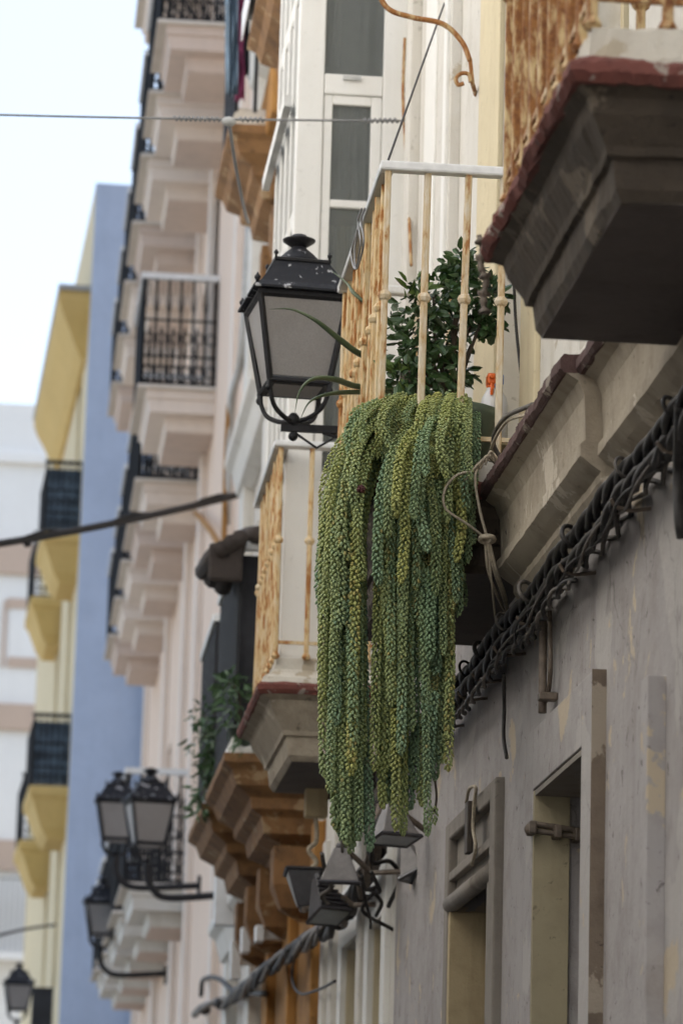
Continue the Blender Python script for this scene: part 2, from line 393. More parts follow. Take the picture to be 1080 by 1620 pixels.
def window_in(parent, xf, y0, y1, z0, z1, frame_mat, pane_mat, inset=0.12, name='window', mull=1):
    fr = MB(); w = 0.06; x0, x1 = xf + inset, xf + inset + 0.05
    fr.box(x0, x1, y0, y0 + w, z0, z1).box(x0, x1, y1 - w, y1, z0, z1).box(x0, x1, y0 + w, y1 - w, z0, z0 + w).box(x0, x1, y0 + w, y1 - w, z1 - w, z1)
    for k in range(mull):
        yc = y0 + (y1 - y0) * (k + 1) / (mull + 1); fr.box(x0 - 0.004, x1, yc - 0.03, yc + 0.03, z0 + w, z1 - w)
    fo = part(name, fr, frame_mat, parent)
    part('pane', MB().box(x0 + 0.02, x0 + 0.03, y0 + w * 0.5, y1 - w * 0.5, z0 + w * 0.5, z1 - w * 0.5), pane_mat, fo)
    return fo

# railing of single balusters with collars; near end, front, far end
def baluster_mb(h, r, collar_z=0.56):
    m = MB(); q = r * .62
    m.add([(x, y, z) for z in (0, h) for (x, y) in ((-r, -q), (-q, -r), (q, -r), (r, -q), (r, q), (q, r), (-q, r), (-r, q))], [(i, (i + 1) % 8, 8 + (i + 1) % 8, 8 + i) for i in range(8)] + [tuple(range(7, -1, -1)), tuple(range(8, 16))]); c = h * collar_z
    m.lathe([(r * 0.9, c - 0.020), (r * 1.75, c - 0.012), (r * 2.15, c), (r * 1.75, c + 0.012), (r * 0.9, c + 0.020)], (0, 0, 0), 8)
    m.lathe([(r * 1.2, 0.0), (r * 1.9, 0.012), (r * 1.2, 0.03)], (0, 0, 0), 8)
    return m
def railing(parent, xf, xw, y0, y1, z0, zt, mats, gap=0.12, r=0.009, rail_mat=('rail_white', 'rail_grey'), rail_h=0.035, rail_w=0.05, lean=0.0):
    h = zt - z0
    protos = {}
    def post(mat, x, y):
        if mat not in protos:
            me = baluster_mb(h, r).data('baluster', M[mat]); protos[mat] = me
        o = bpy.data.objects.new('baluster', protos[mat]); place(o, parent, (x, y, z0))
        o.rotation_euler = (random.gauss(0, 0.004), random.gauss(lean, 0.005), random.uniform(-0.2, 0.2))
    n = max(1, round((xw - xf) / 0.148))
    for i in range(n):
        post(mats[0], xf + (xw - xf) * i / n, y0)
        if i: post(mats[0], xf + (xw - xf) * i / n, y1)
    k = max(2, round((y1 - y0) / gap))
    for i in range(1, k + 1): post(mats[1], xf, y0 + (y1 - y0) * i / k)
    w = rail_w / 2
    part('handrail', MB().box(xf - w, xw, y0 - w, y0 + w, zt, zt + rail_h), rail_mat[0], parent, bevel=0.008)
    part('handrail', MB().box(xf - w, xf + w, y0 + w + 0.002, y1 - w - 0.002, zt + 0.001, zt + rail_h), rail_mat[1], parent, bevel=0.008)
    part('handrail', MB().box(xf - w, xw, y1 - w, y1 + w, zt, zt + rail_h), rail_mat[0], parent, bevel=0.008)
    b = 0.007
    part('bottom_rail', MB().box(xf - b, xf + b, y0, y1, z0 + 0.07, z0 + 0.085).box(xf + b, xw, y0 - b, y0 + b, z0 + 0.07, z0 + 0.085).box(xf + b, xw, y1 - b, y1 + b, z0 + 0.07, z0 + 0.085), mats[1], parent)

# ------------------------------------------------------------------ ground
def structure(name, mb, mat):
    o = part(name, mb, mat); o['kind'] = 'structure'; return o
structure('ground', MB().add([(-200, -60, -0.13), (200, -60, -0.13), (200, 300, -0.13), (-200, 300, -0.13)], [(0, 1, 2, 3)]), 'asphalt')
structure('road', MB().add([(-1.8, -40, -0.126), (1.0, -40, -0.126), (1.0, 74, -0.126), (-1.8, 74, -0.126)], [(0, 1, 2, 3)]), 'asphalt')
structure('pavement', MB().box(1.0, 1.7, -40, 49, -0.12, 0), 'paving')
structure('pavement', MB().box(-2.6, -1.8, -40, 24.1, -0.12, 0), 'paving')

XW = 1.70
# ------------------------------------------------------------------ opposite row (unseen at the left); heights and white walls set to shape the light
def plain_house(name, y0, y1, h, mat, label):
    t = thing(name, (-3, (y0 + y1) / 2, 0), label, 'house')
    opens = []; y = y0 + 1.0
    while y + 1.1 < y1:
        z = 0.6
        while z + 2.3 < h - 0.5: opens.append((y, y + 1.0, z, z + 2.2)); z += 3.4
        y += 2.3
    m = wall_mb(-2.6, y0, y1, 0, h, opens, 0.25, 5.0)
    m.v = [(-5.2 - x, y, z) for x, y, z in m.v]; m.f = [tuple(reversed(f)) for f in m.f]
    part('wall', m, mat, t)
    part('cornice', MB().box(-2.6, -2.4, y0, y1, h - 0.3, h), 'white_wall', t)
    for (a, b, c, d) in opens[::2]:
        f = part('window', MB().box(-2.79, -2.74, a, a + .07, c, d).box(-2.79, -2.74, b - .07, b, c, d).box(-2.79, -2.74, a + .07, b - .07, d - .07, d), 'wood_grey', t)
        part('pane', MB().box(-2.78, -2.76, a + .05, b - .05, c, d - .05), 'window_dark', f)
plain_house('townhouse', -16, 9.5, 18.0, 'far_white', 'unseen white townhouse across the street, raised to shade the rusty balconies')
plain_house('townhouse', 9.6, 24, 12.5, 'far_white', 'white townhouse across the street from the glazed bay')
structure('bounce_plaza', MB().add([(-40, 24.2, -0.125), (-1.805, 24.2, -0.125), (-1.805, 74, -0.125), (-40, 74, -0.125)], [(0, 1, 2, 3)]), 'bounce_plaza')  # unseen pale paving, added to bounce sunlight onto the far facades

# ------------------------------------------------------------------ near house
near = thing('plaster_house', (2.0, 9, 0), 'old plaster house with peeling walls and rusty cream balconies above a thick cable run', 'house')
D1 = (P(938, 1300, x=XW).y, P(860, 1300, x=XW).y); zl1 = P(938, 1185, x=XW).z
D2 = (P(786, 1400, x=XW).y, P(722, 1400, x=XW).y); zl2 = P(795, 1232, x=XW).z
zS = 4.24
opens = [(D1[0], D1[1], 0.15, zl1), (D2[0], D2[1], 0.15, zl2 - 0.05), (5.6, 6.6, 0.2, 3.1),
         (11.80, 12.50, zS + 0.02, 7.3), (7.5, 8.4, zS + 0.02, 7.3), (9.75, 10.6, zS + 0.25, 7.0)]
wl = [o for o in opens if o[2] < 4]; wu = [o for o in opens if o[2] > 4]
part('wall', wall_mb(XW, 1.0, 15.6, 0, 4.1, wl, 0.35), 'near_wall', near)
part('wall', wall_mb(XW, 1.0, 15.6, 4.1, 11.2, wu, 0.22), 'near_upper', near, label='whitewashed upper wall')
# upper wall mouldings by the balcony door
def strip(y0, y1, z0, z1, proud, mat, name='pilaster', bevel=0.006):
    return part(name, MB().box(XW - proud, XW + 0.002, y0, y1, z0, z1), mat, near, bevel=bevel)
strip(12.50, 13.08, 4.3, 7.6, 0.022, 'cream', 'door_surround')
strip(11.45, 11.80, 4.3, 7.6, 0.022, 'cream', 'door_surround')
strip(13.84, 14.33, 4.3, 11.1, 0.045, 'near_upper')
strip(13.88, 13.97, 4.3, 11.1, 0.062, 'white', 'moulding')
strip(15.38, 15.58, 4.0, 11.1, 0.05, 'near_upper')
strip(14.7, 15.1, 4.5, 9, 0.012, 'white', 'wall_panel')
for (a, b) in ((11.80, 12.50), (7.5, 8.4)):
    lf = part('balcony_door', MB().box(XW + 0.13, XW + 0.17, a, (a + b) / 2 - .004, zS + .03, 7.28).box(XW + 0.13, XW + 0.17, (a + b) / 2 + .004, b, zS + .03, 7.28), 'cream', near)
    part('pane', MB().box(XW + 0.12, XW + 0.131, a + .07, (a + b) / 2 - .06, 5.2, 7.1).box(XW + 0.12, XW + 0.131, (a + b) / 2 + .06, b - .07, 5.2, 7.1), 'window_dark', lf)
window_in(near, XW, 9.75, 10.6, zS + .25, 7.0, 'cream', 'window_dark')
# far reveal of the balcony door carries a thin black cable
# shop doorway with proud surround
y0s, y1s = P(957, 1200, x=XW).y, P(850, 1200, x=XW).y; zst = P(957, 1040, x=XW - .04).z
sur = MB()
sur.box(XW - .04, XW + .002, y0s, D1[0] - .002, 0, zst).box(XW - .04, XW + .002, D1[1] + .002, y1s, 0, zst).box(XW - .04, XW + .002, D1[0] - .002, D1[1] + .002, zl1 + .003, zst)
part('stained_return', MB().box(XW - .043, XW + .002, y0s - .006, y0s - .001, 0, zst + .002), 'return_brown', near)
dr = part('doorway', sur, 'near_wall', near, bevel=0.004, label='doorway in a raised plaster surround')
part('reveal', MB().box(XW - .037, XW + .08, D1[1] - .03, D1[1] - .002, .15, zl1 - .002), 'reveal', dr)
part('door', MB().box(XW + .30, XW + .34, D1[0] + .002, D1[1] - .002, .16, zl1 - .01), 'door_dark', dr)
part('door_frame', MB().box(XW + .24, XW + .30, D1[1] - .07, D1[1] - .003, .16, zl1 - .01).box(XW + .24, XW + .30, D1[0] + .003, D1[0] + .07, .16, zl1 - .01).box(XW + .24, XW + .30, D1[0] + .07, D1[1] - .07, zl1 - .30, zl1 - .24), 'door_dark', dr)
part('lintel_soffit', MB().box(XW - .036, XW + .235, D1[0] + .003, D1[1] - .032, zl1 - .02, zl1 - .003), 'wood_grey', dr)
# wooden shop-door case with transom
yA, yB = P(797, 1300, x=XW).y, P(718, 1300, x=XW).y
ztr = P(745, 1395, x=XW - .05).z
case = MB().box(XW - .034, XW + .1, yA, yA + .14, 0, zl2).box(XW - .034, XW + .1, yB - .11, yB, 0, zl2).box(XW - .034, XW + .1, yA + .14, yB - .11, zl2 - .07, zl2)
wd = part('shop_door', case, 'wood_grey', near, bevel=0.008, label='weathered wooden shop door case with a panelled transom')
part('transom_panel', MB().box(XW - .0, XW + .05, yA + .14, yB - .11, ztr + .02, zl2 - .07), 'wood_grey', wd)
for k in (0.28, 0.78):
    zz = ztr + (zl2 - ztr) * k; part('transom_bar', MB().box(XW - .03, XW, yA + .14, yB - .11, zz, zz + .035), 'wood_grey', wd, bevel=.005)
part('rounded_sill', MB().tube([(XW - .02, yA + .14, ztr), (XW - .02, yB - .11, ztr)], .034, 12), 'wood_grey', wd, smooth=True)
part('door_jamb', MB().box(XW - .03, XW + .16, yB - .16, yB - .112, 0, ztr - .03), 'wood_cream', wd, bevel=.004)
part('door_jamb', MB().box(XW - .03, XW + .06, yA + .142, yA + .21, 0, ztr - .03).box(XW - .01, XW + .06, yA + .21, yA + .27, 0, ztr - .03), 'wood_grey', wd, bevel=.004)
sgn = thing('door_plate', P(741, 1310, x=XW - .06), 'narrow dark plate with a cord loop fixed to the shop door transom', 'plate')
b_ = P(741, 1310, x=XW - .06); part('plate', MB().box(b_.x - .012, b_.x + .012, b_.y - .05, b_.y + .03, b_.z - .095, b_.z + .095), 'door_dark', sgn, bevel=.004)
part('cord_loop', MB().tube(bez([P(737, 1270, x=XW - .06), P(742, 1248, x=XW - .06), P(752, 1246, x=XW - .06), P(750, 1268, x=XW - .06), P(748, 1310, x=XW - .06), P(752, 1340, x=XW - .06), P(746, 1368, x=XW - .06)], 8), .007, 6), 'cord', sgn, smooth=True)
part('door_leaf', MB().box(XW + .17, XW + .21, yA + .14, yB - .11, .1, ztr - .02), 'door_dark', wd)
part('wall_edge', MB().box(XW - .05, XW + .002, P(1038, 1300, x=XW).y - .12, P(1040, 1300, x=XW).y, 0, P(1040, 1080, x=XW).z), 'near_wall', near, bevel=.004)

# ---- string course between the balconies
def course(y0, y1, ins, seed):
    x = 1.50 + ins
    c = part('string_course', MB().slab(x + .02, XW + .01, y0, y1, [(0.0, zS - .055), (.035, zS - .075), (.055, zS - .12), (.06, zS - .25), (.045, zS - .265), (.045, zS - .30), (.075, zS - .325), (.105, zS - .345), (.105, zS - .37), (.15, zS - .43), (.178, zS - .45)], 90, .0028, seed, ends=False), 'stone', near)
    part('tile_edge', MB().slab(x, XW + .01, y0, y1 + .02, [(.012, zS), (0, zS - .012), (0, zS - .042), (.012, zS - .054)], 150, .007, seed + 3, ends=False), 'lip_dark', c)
course(9.72, 11.48, 0.0, 1); course(5.0, 9.715, 0.05, 2)

# ---- balconies of the near house
def near_balcony(y0, y1, xf, seed, label):
    prof = [(.02, zS - .055), (.05, zS - .075), (.06, zS - .11), (.10, zS - .17), (.105, zS - .19), (.12, zS - .195), (.125, zS - .26), (.14, zS - .285)]
    b = part('balcony', MB().slab(xf, XW + .01, y0, y1, prof, 60, .005, seed), 'grime_shade', near, label=label)
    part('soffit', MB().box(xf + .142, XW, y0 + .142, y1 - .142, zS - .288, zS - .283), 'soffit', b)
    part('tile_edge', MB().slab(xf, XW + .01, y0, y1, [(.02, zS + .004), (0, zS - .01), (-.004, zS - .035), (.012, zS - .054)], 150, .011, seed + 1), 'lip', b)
    part('curb', MB().slab(xf + .05, XW + .01, y0 + .05, y1 - .05, [(.035, zS + .10), (.01, zS + .09), (0, zS + .02), (.0, zS + .003)], 90, .009, seed + 2), 'curb', b)
    return b
bA = near_balcony(7.20, 8.66, 1.125, 5, 'balcony with thickly rusted bars and a chipped red tile edge')
railing(bA, 1.185, XW, 7.28, 8.60, zS + .09, zS + 1.12, ('rust_heavy', 'rust_heavy'), .145, .0125)
bB = near_balcony(11.44, 13.10, 1.10, 9, 'balcony with rust streaked cream bars and a white handrail')
zBt = P(612, 256, y=11.5).z - .035
railing(bB, 1.160, XW, 11.5, 13.05, zS + .09, zBt, ('rust_light', 'rust_mid'), .148, .0115, lean=0.012)

# rusty scroll bracket under the storey above
sc_ = part('scroll_bracket', MB().tube(bez([P(590, -30, y=13.2), P(612, 12, y=13.2), P(650, 27, y=13.2), P(700, 38, y=13.2), P(730, 66, y=13.2), P(743, 96, y=13.2)], 8), .012, 6), 'rust_iron', near, smooth=True)
part('scroll_end', MB().tube(bez([P(744, 130, y=13.2), P(741, 118, y=13.2), P(730, 116, y=13.2), P(721, 124, y=13.2), P(724, 134, y=13.2), P(733, 132, y=13.2)], 6), .009, 6), 'rust_iron', sc_, smooth=True)
part('bracket_stay', MB().tube([P(743, 93, y=13.2), P(747, 132, y=13.22), P(752, 150, x=XW)], .009, 6), 'rust_iron', sc_)

# ------------------------------------------------------------------ pipes on the near wall
def wtube(name, pts, r, mat, parent, n=7, steps=10): return part(name, MB().tube(bez(pts, steps), r, n), mat, parent, smooth=True)
cond = thing('conduit', P(862, 1130, x=XW), 'pair of thin brown pipes running down the plaster wall above the doorway', 'pipe')
wtube('pipe', [P(856, 930, x=1.66), P(858, 1000, x=1.66), P(857, 1128, x=1.66)], .014, 'pipe', cond)
wtube('pipe', [P(868, 950, x=1.67), P(870, 1040, x=1.665), P(868, 1085, x=1.67), P(862, 1110, x=1.67)], .008, 'pipe', cond)
part('clamp', MB().box(*(lambda q: (q.x - .02, q.x + .04, q.y - .025, q.y + .03, q.z - .012, q.z + .012))(P(861, 1102, x=1.66))), 'pipe', cond, bevel=.004)
hp = thing('clamped_pipe', P(840, 1310, x=1.63), 'short brown pipe clamped level across the top of the doorway', 'pipe')
yp = D1[1] - .05
for k, (ya_, yb_, rr_) in enumerate(((1303, 1318, .011), (1314, 1328, .009))):
    wtube('pipe', [P(840 + 3 * k, ya_, y=yp - .03 * k), P(885, (ya_ + yb_) / 2 - 1, y=yp - .03 * k), P(960, yb_ + 3, y=yp - .03 * k)], rr_, 'pipe', hp)
for px_ in (840, 880, 912):
    c_ = P(px_, 1310 + (px_ - 840) * .16, y=yp - .015); part('clamp', MB().box(c_.x - .012, c_.x + .012, yp - .06, yp + .03, c_.z - .022, c_.z + .02), 'pipe', hp, bevel=.005)
part('pipe_elbow', MB().sphere(P(839, 1312, y=yp - .02), .022, 10, 7), 'pipe', hp, smooth=True)
tag(wtube('hanging_wire', [P(796, 1066, x=1.64), P(797, 1120, x=1.655), P(796, 1165, x=1.65), P(801, 1199, x=1.65)], .007, 'cable', None), 'loose black wire end dangling on the wall beside the succulent', 'wire')
tag(wtube('hanging_wire', [P(1075, 640, x=1.6), P(1072, 740, x=1.64), P(1074, 820, x=1.64), P(1078, 851, x=1.65)], .015, 'cable', None), 'thick black cable end hanging from the bundle near the doorway surround', 'wire')

# ------------------------------------------------------------------ twisted cable bundle under the balconies
cb = thing('cable_bundle', (1.62, 11, 3.7), 'thick bundle of twisted black cables strung along the wall under the balconies', 'cables')
def rope(y0, y1, xc, zc, hr, r, n, pitch, ph, mat, wob=.012, seed=0):
    N = int((y1 - y0) / .022)
    for k in range(n):
        pts = []
        for i in range(N + 1):
            y = y0 + (y1 - y0) * i / N; a = 2 * math.pi * (y / pitch + k / n) + ph + 0.8 * noise.noise(Vector((y * 2, seed, k)))
            w = noise.noise_vector(Vector((y * 1.7, seed * 3.1, 0))) * wob
            sag = -.018 * abs(math.sin(math.pi * (y - 7) / 1.15))
            rr = hr * (1 + .5 * noise.noise(Vector((y * 3, seed + 5, k))))
            pts.append((xc + w.x + rr * math.cos(a), y, zc + w.z + sag + rr * math.sin(a)))
        part('cable', MB().tube(pts, r * (0.8 + .35 * random.random()), 6), mat if k else 'cable', cb, smooth=True)
rope(7.3, 15.4, 1.61, 3.785, .016, .0125, 3, .46, 0.3, 'cable', .016, seed=1)
rope(7.3, 15.4, 1.625, 3.737, .016, .0115, 3, .60, 1.9, 'cable', .018, seed=2)
rope(7.3, 15.4, 1.655, 3.76, .022, .009, 3, .7, 1.2, 'cable_grey', .03, seed=3)
rope(8.8, 14.6, 1.615, 3.715, .014, .005, 2, .9, .9, 'cable_grey', .035, seed=6)
rope(10.2, 13.5, 1.62, 3.67, .012, .008, 2, .3, .2, 'cable_grey', .03, seed=4)
y = 8.5
while y < 15.2:
    rr = random.uniform(.024, .031)
    a = [(1.60 + rr * math.cos(t), y + .035 * math.sin(t + .8), 3.785 + (rr + .006) * math.sin(t)) for t in [2 * math.pi * i / 18 for i in range(19)]]
    part('tie_loop', MB().tube(a, random.uniform(.005, .008), 6), random.choice(['cable', 'cable', 'cable_grey']), cb, smooth=True)
    part('wall_hook', MB().tube([(XW, y + .12, 3.70), (1.64, y + .12, 3.69), (1.60, y + .12, 3.70), (1.585, y + .115, 3.72)], .006, 5), 'pipe', cb)
    y += random.uniform(.3, .95)

# cords wound round the string course end
cordt = thing('tangled_cord', P(770, 850, y=11.4), 'beige cord looped round the ledge beside the succulent and knotted to the cables', 'cord')
wtube('cord', [P(838, 655, y=10.6), P(800, 668, y=11.0), P(776, 712, y=11.3), P(785, 735, y=11.35), P(800, 780, y=11.35), P(806, 850, y=11.35), P(822, 890, y=11.3), P(848, 915, y=11.4)], .0055, 'cord', cordt)
wtube('cord', [P(842, 640, y=10.55), P(797, 662, y=11.0), P(780, 700, y=11.3), P(798, 740, y=11.35), P(803, 800, y=11.35), P(810, 860, y=11.35), P(852, 905, y=11.4)], .008, 'cable_grey', cordt)
wtube('cord', [P(750, 745, y=11.25), P(722, 752, y=11.22), P(703, 776, y=11.22), P(705, 805, y=11.22), P(740, 830, y=11.25), P(768, 852, y=11.3)], .0045, 'cord', cordt)
wtube('cord', [P(775, 720, y=11.3), P(752, 748, y=11.25), P(757, 800, y=11.27), P(770, 852, y=11.3)], .005, 'cord', cordt)
for dx in (-5, 4, 8):
    wtube('cord', [P(768 + dx * .3, 845, y=11.3), P(776 + dx, 900, y=11.35), P(790 + dx, 940, y=11.5), P(801 + dx * .3, 970, y=11.8)], .005, 'cord', cordt)
wtube('cord', [P(771, 860, y=11.3), P(778, 930, y=11.4), P(784, 988, y=11.7)], .004, 'cord', cordt)
a = [P(770 + 11 * math.cos(t), 853 + 5 * math.sin(t), y=11.29 + .02 * math.sin(t)) for t in [i * math.pi / 8 for i in range(17)]]
part('knot', MB().tube(a, .009, 6), 'cord', cordt, smooth=True)
a = [P(816 + 14 * math.cos(t), 841 + 6 * math.sin(t), y=11.34) for t in [i * math.pi / 8 for i in range(17)]]
part('knot', MB().tube(a, .009, 6), 'cable_grey', cordt, smooth=True)
for k in range(5):
    wtube('cord', [P(735 + k * 8, 760 - k * 6, y=11.26), P(748 + k * 7, 742 - k * 7, y=11.24), P(768 + k * 5, 722 + k * 4, y=11.3)], .004, 'cord', cordt, 5, 6)
tag(wtube('drop_cable', [P(812, 440, y=12.3), P(816, 520, y=12.3), P(826, 610, y=12.2), P(836, 660, y=12.0)], .006, 'cable', None), 'thin black cable hanging down the cream jamb of the balcony door', 'cable')
# dried twisted stem hanging from the near slab's far corner
tag(part('dry_vine', MB().tube(bez([P(757, 372, y=8.66), P(763, 395, y=8.66), P(760, 420, y=8.65), P(768, 445, y=8.65), P(764, 470, y=8.65), P(766, 495, y=8.65)], 8), [random.uniform(.006, .011) + (.009 if i % 9 in (3, 4) else 0) for i in range(41)], 7), 'pipe', None, smooth=True), 'dry knotted stem dangling from the corner of the red edged slab', 'vine')

# ------------------------------------------------------------------ mirador house
mir = thing('bay_window_house', (2.0, 17.4, 0), 'white house with a tall glazed bay standing behind a rust streaked railing', 'house')
ym = 15.92; xm = 1.165; yme = 17.35
dm = [(15.95, 16.55, .15, P(655, 1412, x=XW).z), (17.1, 17.9, .15, P(572, 1480, x=XW).z), ]
part('wall', wall_mb(XW, 15.6, 19.3, 0, 4.1, dm, .3), 'white_wall', mir)
part('wall', wall_mb(XW, 15.6, 19.3, 4.1, 11.6, [(17.9, 18.8, 4.5, 7.2)], .3), 'white_wall', mir)
for (a, b, c, d) in dm:
    f = part('doorway', MB().box(XW - .03, XW + .002, a - .16, a - .002, 0, d + .3).box(XW - .03, XW + .002, b + .002, b + .16, 0, d + .3).box(XW - .03, XW + .002, a - .002, b + .002, d + .003, d + .3), 'white', mir, bevel=.006)
    part('door', MB().box(XW + .2, XW + .25, a + .003, b - .003, .16, d - .01), 'door_dark', f)
    part('reveal', MB().box(XW + .003, XW + .2, b - .02, b - .002, .16, d - .005), 'cream', f)
for yy in (16.75, 18.25, 18.75):
    part('pilaster', MB().box(XW - .05, XW + .002, yy, yy + .16, 0, 3.9), 'white_wall', mir, bevel=.01)
# bay: core, near face joinery, front joinery
bay = part('glazed_bay', MB().box(xm + .05, XW, ym + .05, yme - .05, zS + .02, 11.5), 'room', mir)
zA = P(560, 118, y=ym).z; zB = P(560, 150, y=ym).z; zC = P(560, 322, y=ym).z; zD = 5.25
pxx = lambda px, py: P(px, py, y=ym).x
x1, x2, x3 = pxx(515, 60), pxx(608, 60), XW
def jm(*b, mat='white', name='bay_frame', bev=.006): return part(name, MB().box(*b), mat, bay, bevel=bev)
jm(xm, x1, ym, ym + .06, zS + .02, 11.45); jm(x2, x3, ym, ym + .06, zS + .02, 11.45)
jm(x1 + .001, x2 - .001, ym + .003, ym + .06, zB, zA); jm(x1 + .001, x2 - .001, ym + .003, ym + .06, zS + .02, zD)
jm(x1 + .001, x2 - .001, ym + .003, ym + .06, 9.3, 9.6)
part('pane', MB().box(x1, x2, ym + .035, ym + .040, zA, 9.3), 'glass_clear', bay)
w = .045
def jj(x0_, x1_, z0_, z1_): return jm(x0_, x1_, ym + .012, ym + .055, z0_, z1_, name='sash')
jj(x1 + .002, x1 + w, zD, zB - .001); jj(x2 - w * 1.2, x2 - .002, zD, zB - .001); jj(x1 + w, x2 - w * 1.2, zB - w * 1.1, zB - .001)
jj(x1 + w, x2 - w * 1.2, zC - .02, zC + .02); jj(x1 + w, x2 - w * 1.2, zD, zD + w)
part('pane', MB().box(x1 + w, x2 - w, ym + .034, ym + .038, zD, zB - w), 'glass_clear', bay)
def drapery(xa, xb, z0, z1, n=34):
    vs = []; 
    for z in (z0, (z0 + z1) / 2, z1):
        for i_ in range(n + 1): vs.append((xa + (xb - xa) * i_ / n + .006 * math.sin(i_ * 1.7 + z), ym + .0455 + .0035 * math.sin(i_ * 1.35 + z * .6), z))
    part('curtain', MB().add(vs, [(k_ * (n + 1) + i_, k_ * (n + 1) + i_ + 1, (k_ + 1) * (n + 1) + i_ + 1, (k_ + 1) * (n + 1) + i_) for k_ in range(2) for i_ in range(n)]), 'curtain', bay, smooth=True)
drapery(x1 + w, x1 + .135, zC + .08, zB - .05); drapery(x1 + .14, x1 + .215, zC + .02, zB - .05); drapery(x1 + w, x2 - w * 1.4, zD, zC - .1)
drapery(x1 + .01, x1 + .075, zA + .05, 9.2)
jm(x1 + .09, x2 - .11, ym - .012, ym - .001, (zA + zB) / 2 + .02, (zA + zB) / 2 + .04, mat='rail_grey', name='catch', bev=0)
# front of the bay: posts, transoms, panes; one hopper left ajar
k = 4
for i in range(k + 1):
    yy = ym + .064 + (yme - ym - .11) * i / k; jm(xm - .0, xm + .05, yy, yy + .055, zS + .02, 11.45, name='mullion')
for zz in (zS + .05, 5.2, 6.55, 7.75, 9.2): jm(xm + .008, xm + .048, ym + .065, yme - .06, zz, zz + .09, name='transom')
for i in range(k):
    ya = ym + .064 + (yme - ym - .11) * i / k + .055; yb = ym + .064 + (yme - ym - .11) * (i + 1) / k
    part('pane', MB().box(xm + .028, xm + .034, ya, yb, 5.29, 11.4), 'glass_clear', bay)
h0, h1 = P(459, 150, x=xm - .02), P(424, 285, x=xm - .02)
hz0, hz1 = 6.55, 7.0
part('open_sash', MB().add([(xm - .012, h0.y, h0.z), (xm - .012, h0.y, h0.z - .06), (xm - .012, h1.y, h1.z - .06), (xm - .012, h1.y, h1.z), (xm - .05, h0.y, h0.z), (xm - .05, h0.y, h0.z - .06), (xm - .05, h1.y, h1.z - .06), (xm - .05, h1.y, h1.z)],
     [(0, 1, 2, 3), (7, 6, 5, 4), (0, 4, 5, 1), (2, 6, 7, 3), (0, 3, 7, 4), (1, 5, 6, 2)]), 'white', bay)
# its balcony
bC = part('balcony', MB().slab(1.05, XW + .01, 15.70, 17.15, [(.02, zS - .05), (.06, zS - .07), (.075, zS - .11), (.13, zS - .2), (.135, zS - .22), (.15, zS - .225), (.16, zS - .31), (.18, zS - .335)], 20, .003, 21), 'stone', mir, label='balcony with a red tile edge and rust streaked bars under the bay')
part('tile_edge', MB().slab(1.05, XW + .01, 15.70, 17.15, [(.015, zS + .004), (0, zS - .01), (0, zS - .032), (.012, zS - .05)], 36, .006, 22), 'lip', bC)
part('curb', MB().slab(1.07, XW + .01, 15.72, 17.13, [(.09, zS + .135), (.065, zS + .13), (.06, zS + .075), (.05, zS + .06), (.01, zS + .035), (0, zS + .005)], 24, .004, 23), 'curb', bC)
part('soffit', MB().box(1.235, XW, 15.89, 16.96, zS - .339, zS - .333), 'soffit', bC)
railing(bC, 1.130, XW, 15.76, 17.08, zS + .12, 5.36, ('rust_mid', 'rust_mid'), .14, .0115, rail_mat=('rail_white', 'rail_grey'), rail_w=.075, rail_h=.03)
wtube('peeled_wire', [P(640, 60, x=1.66), P(637, 150, x=1.66), P(641, 230, x=1.66), P(646, 330, x=1.66), P(650, 420, x=1.66)], .008, 'rust_iron', mir)

# ------------------------------------------------------------------ ochre house
och = thing('ochre_house', (2.0, 21.5, 0), 'ochre limewashed house with corbelled balconies behind the glazed bay', 'house')
zO = 4.5; yO1 = P(355, 1190, z=zO).y; xO1 = P(355, 1190, z=zO).x; yO2 = P(330, 1270, z=zO).y
od = [(19.9, 20.7, .15, 2.9), (21.6, 22.4, .15, 2.9), (19.9, 20.7, 4.6, 7.0), (22.0, 22.8, 4.6, 7.0)]
part('wall', wall_mb(XW, 19.3, 24.0, 0, 4.1, od[:2], .25), 'ochre', och)
part('wall', wall_mb(XW, 19.3, 24.0, 4.1, 12.2, od[2:], .25), 'white_wall', och, label='white upper wall')
for (a, b, c, d) in od: window_in(och, XW, a, b, c, d, 'wood_grey', 'window_dark')
for yy in (19.35, 21.0, 22.7):
    part('pilaster', MB().box(XW - .06, XW + .002, yy, yy + .22, 0, 4.08), 'ochre', och, bevel=.01)
part('cornice_strip', MB().box(XW - .3, XW, 21.5, 23.9, P(390, 560, x=XW).z - .15, P(390, 560, x=XW).z + .25), 'ochre', och, bevel=.02)
def och_balcony(y0, y1, xf, z, seed, lip, label=None, cons=True):
    prof = [(.0, z - .0), (.0, z - .05), (.05, z - .09), (.08, z - .17), (.17, z - .23), (.18, z - .29), (.24, z - .33), (.26, z - .42), (.36, z - .47), (.38, z - .52)]
    b = part('balcony', MB().slab(xf, XW + .01, y0, y1, prof, 14, .005, seed), 'ochre_stone', och, label=label)
    part('curb', MB().slab(xf + .02, XW, y0 + .02, y1 - .02, [(.08, z + .14), (.04, z + .13), (.0, z + .03), (0, z + .003)], 16, .006, seed + 1), lip, b)
    if cons:
        for q in (.12, .72):
            yy = y0 + (y1 - y0) * q
            part('console', MB().slab(xf + .32, XW + .01, yy, yy + .26, [(0, z - .50), (.0, z - .72), (.05, z - .85), (.16, z - .92)], 4, .004, seed + 2), 'ochre_stone', b)
    return b
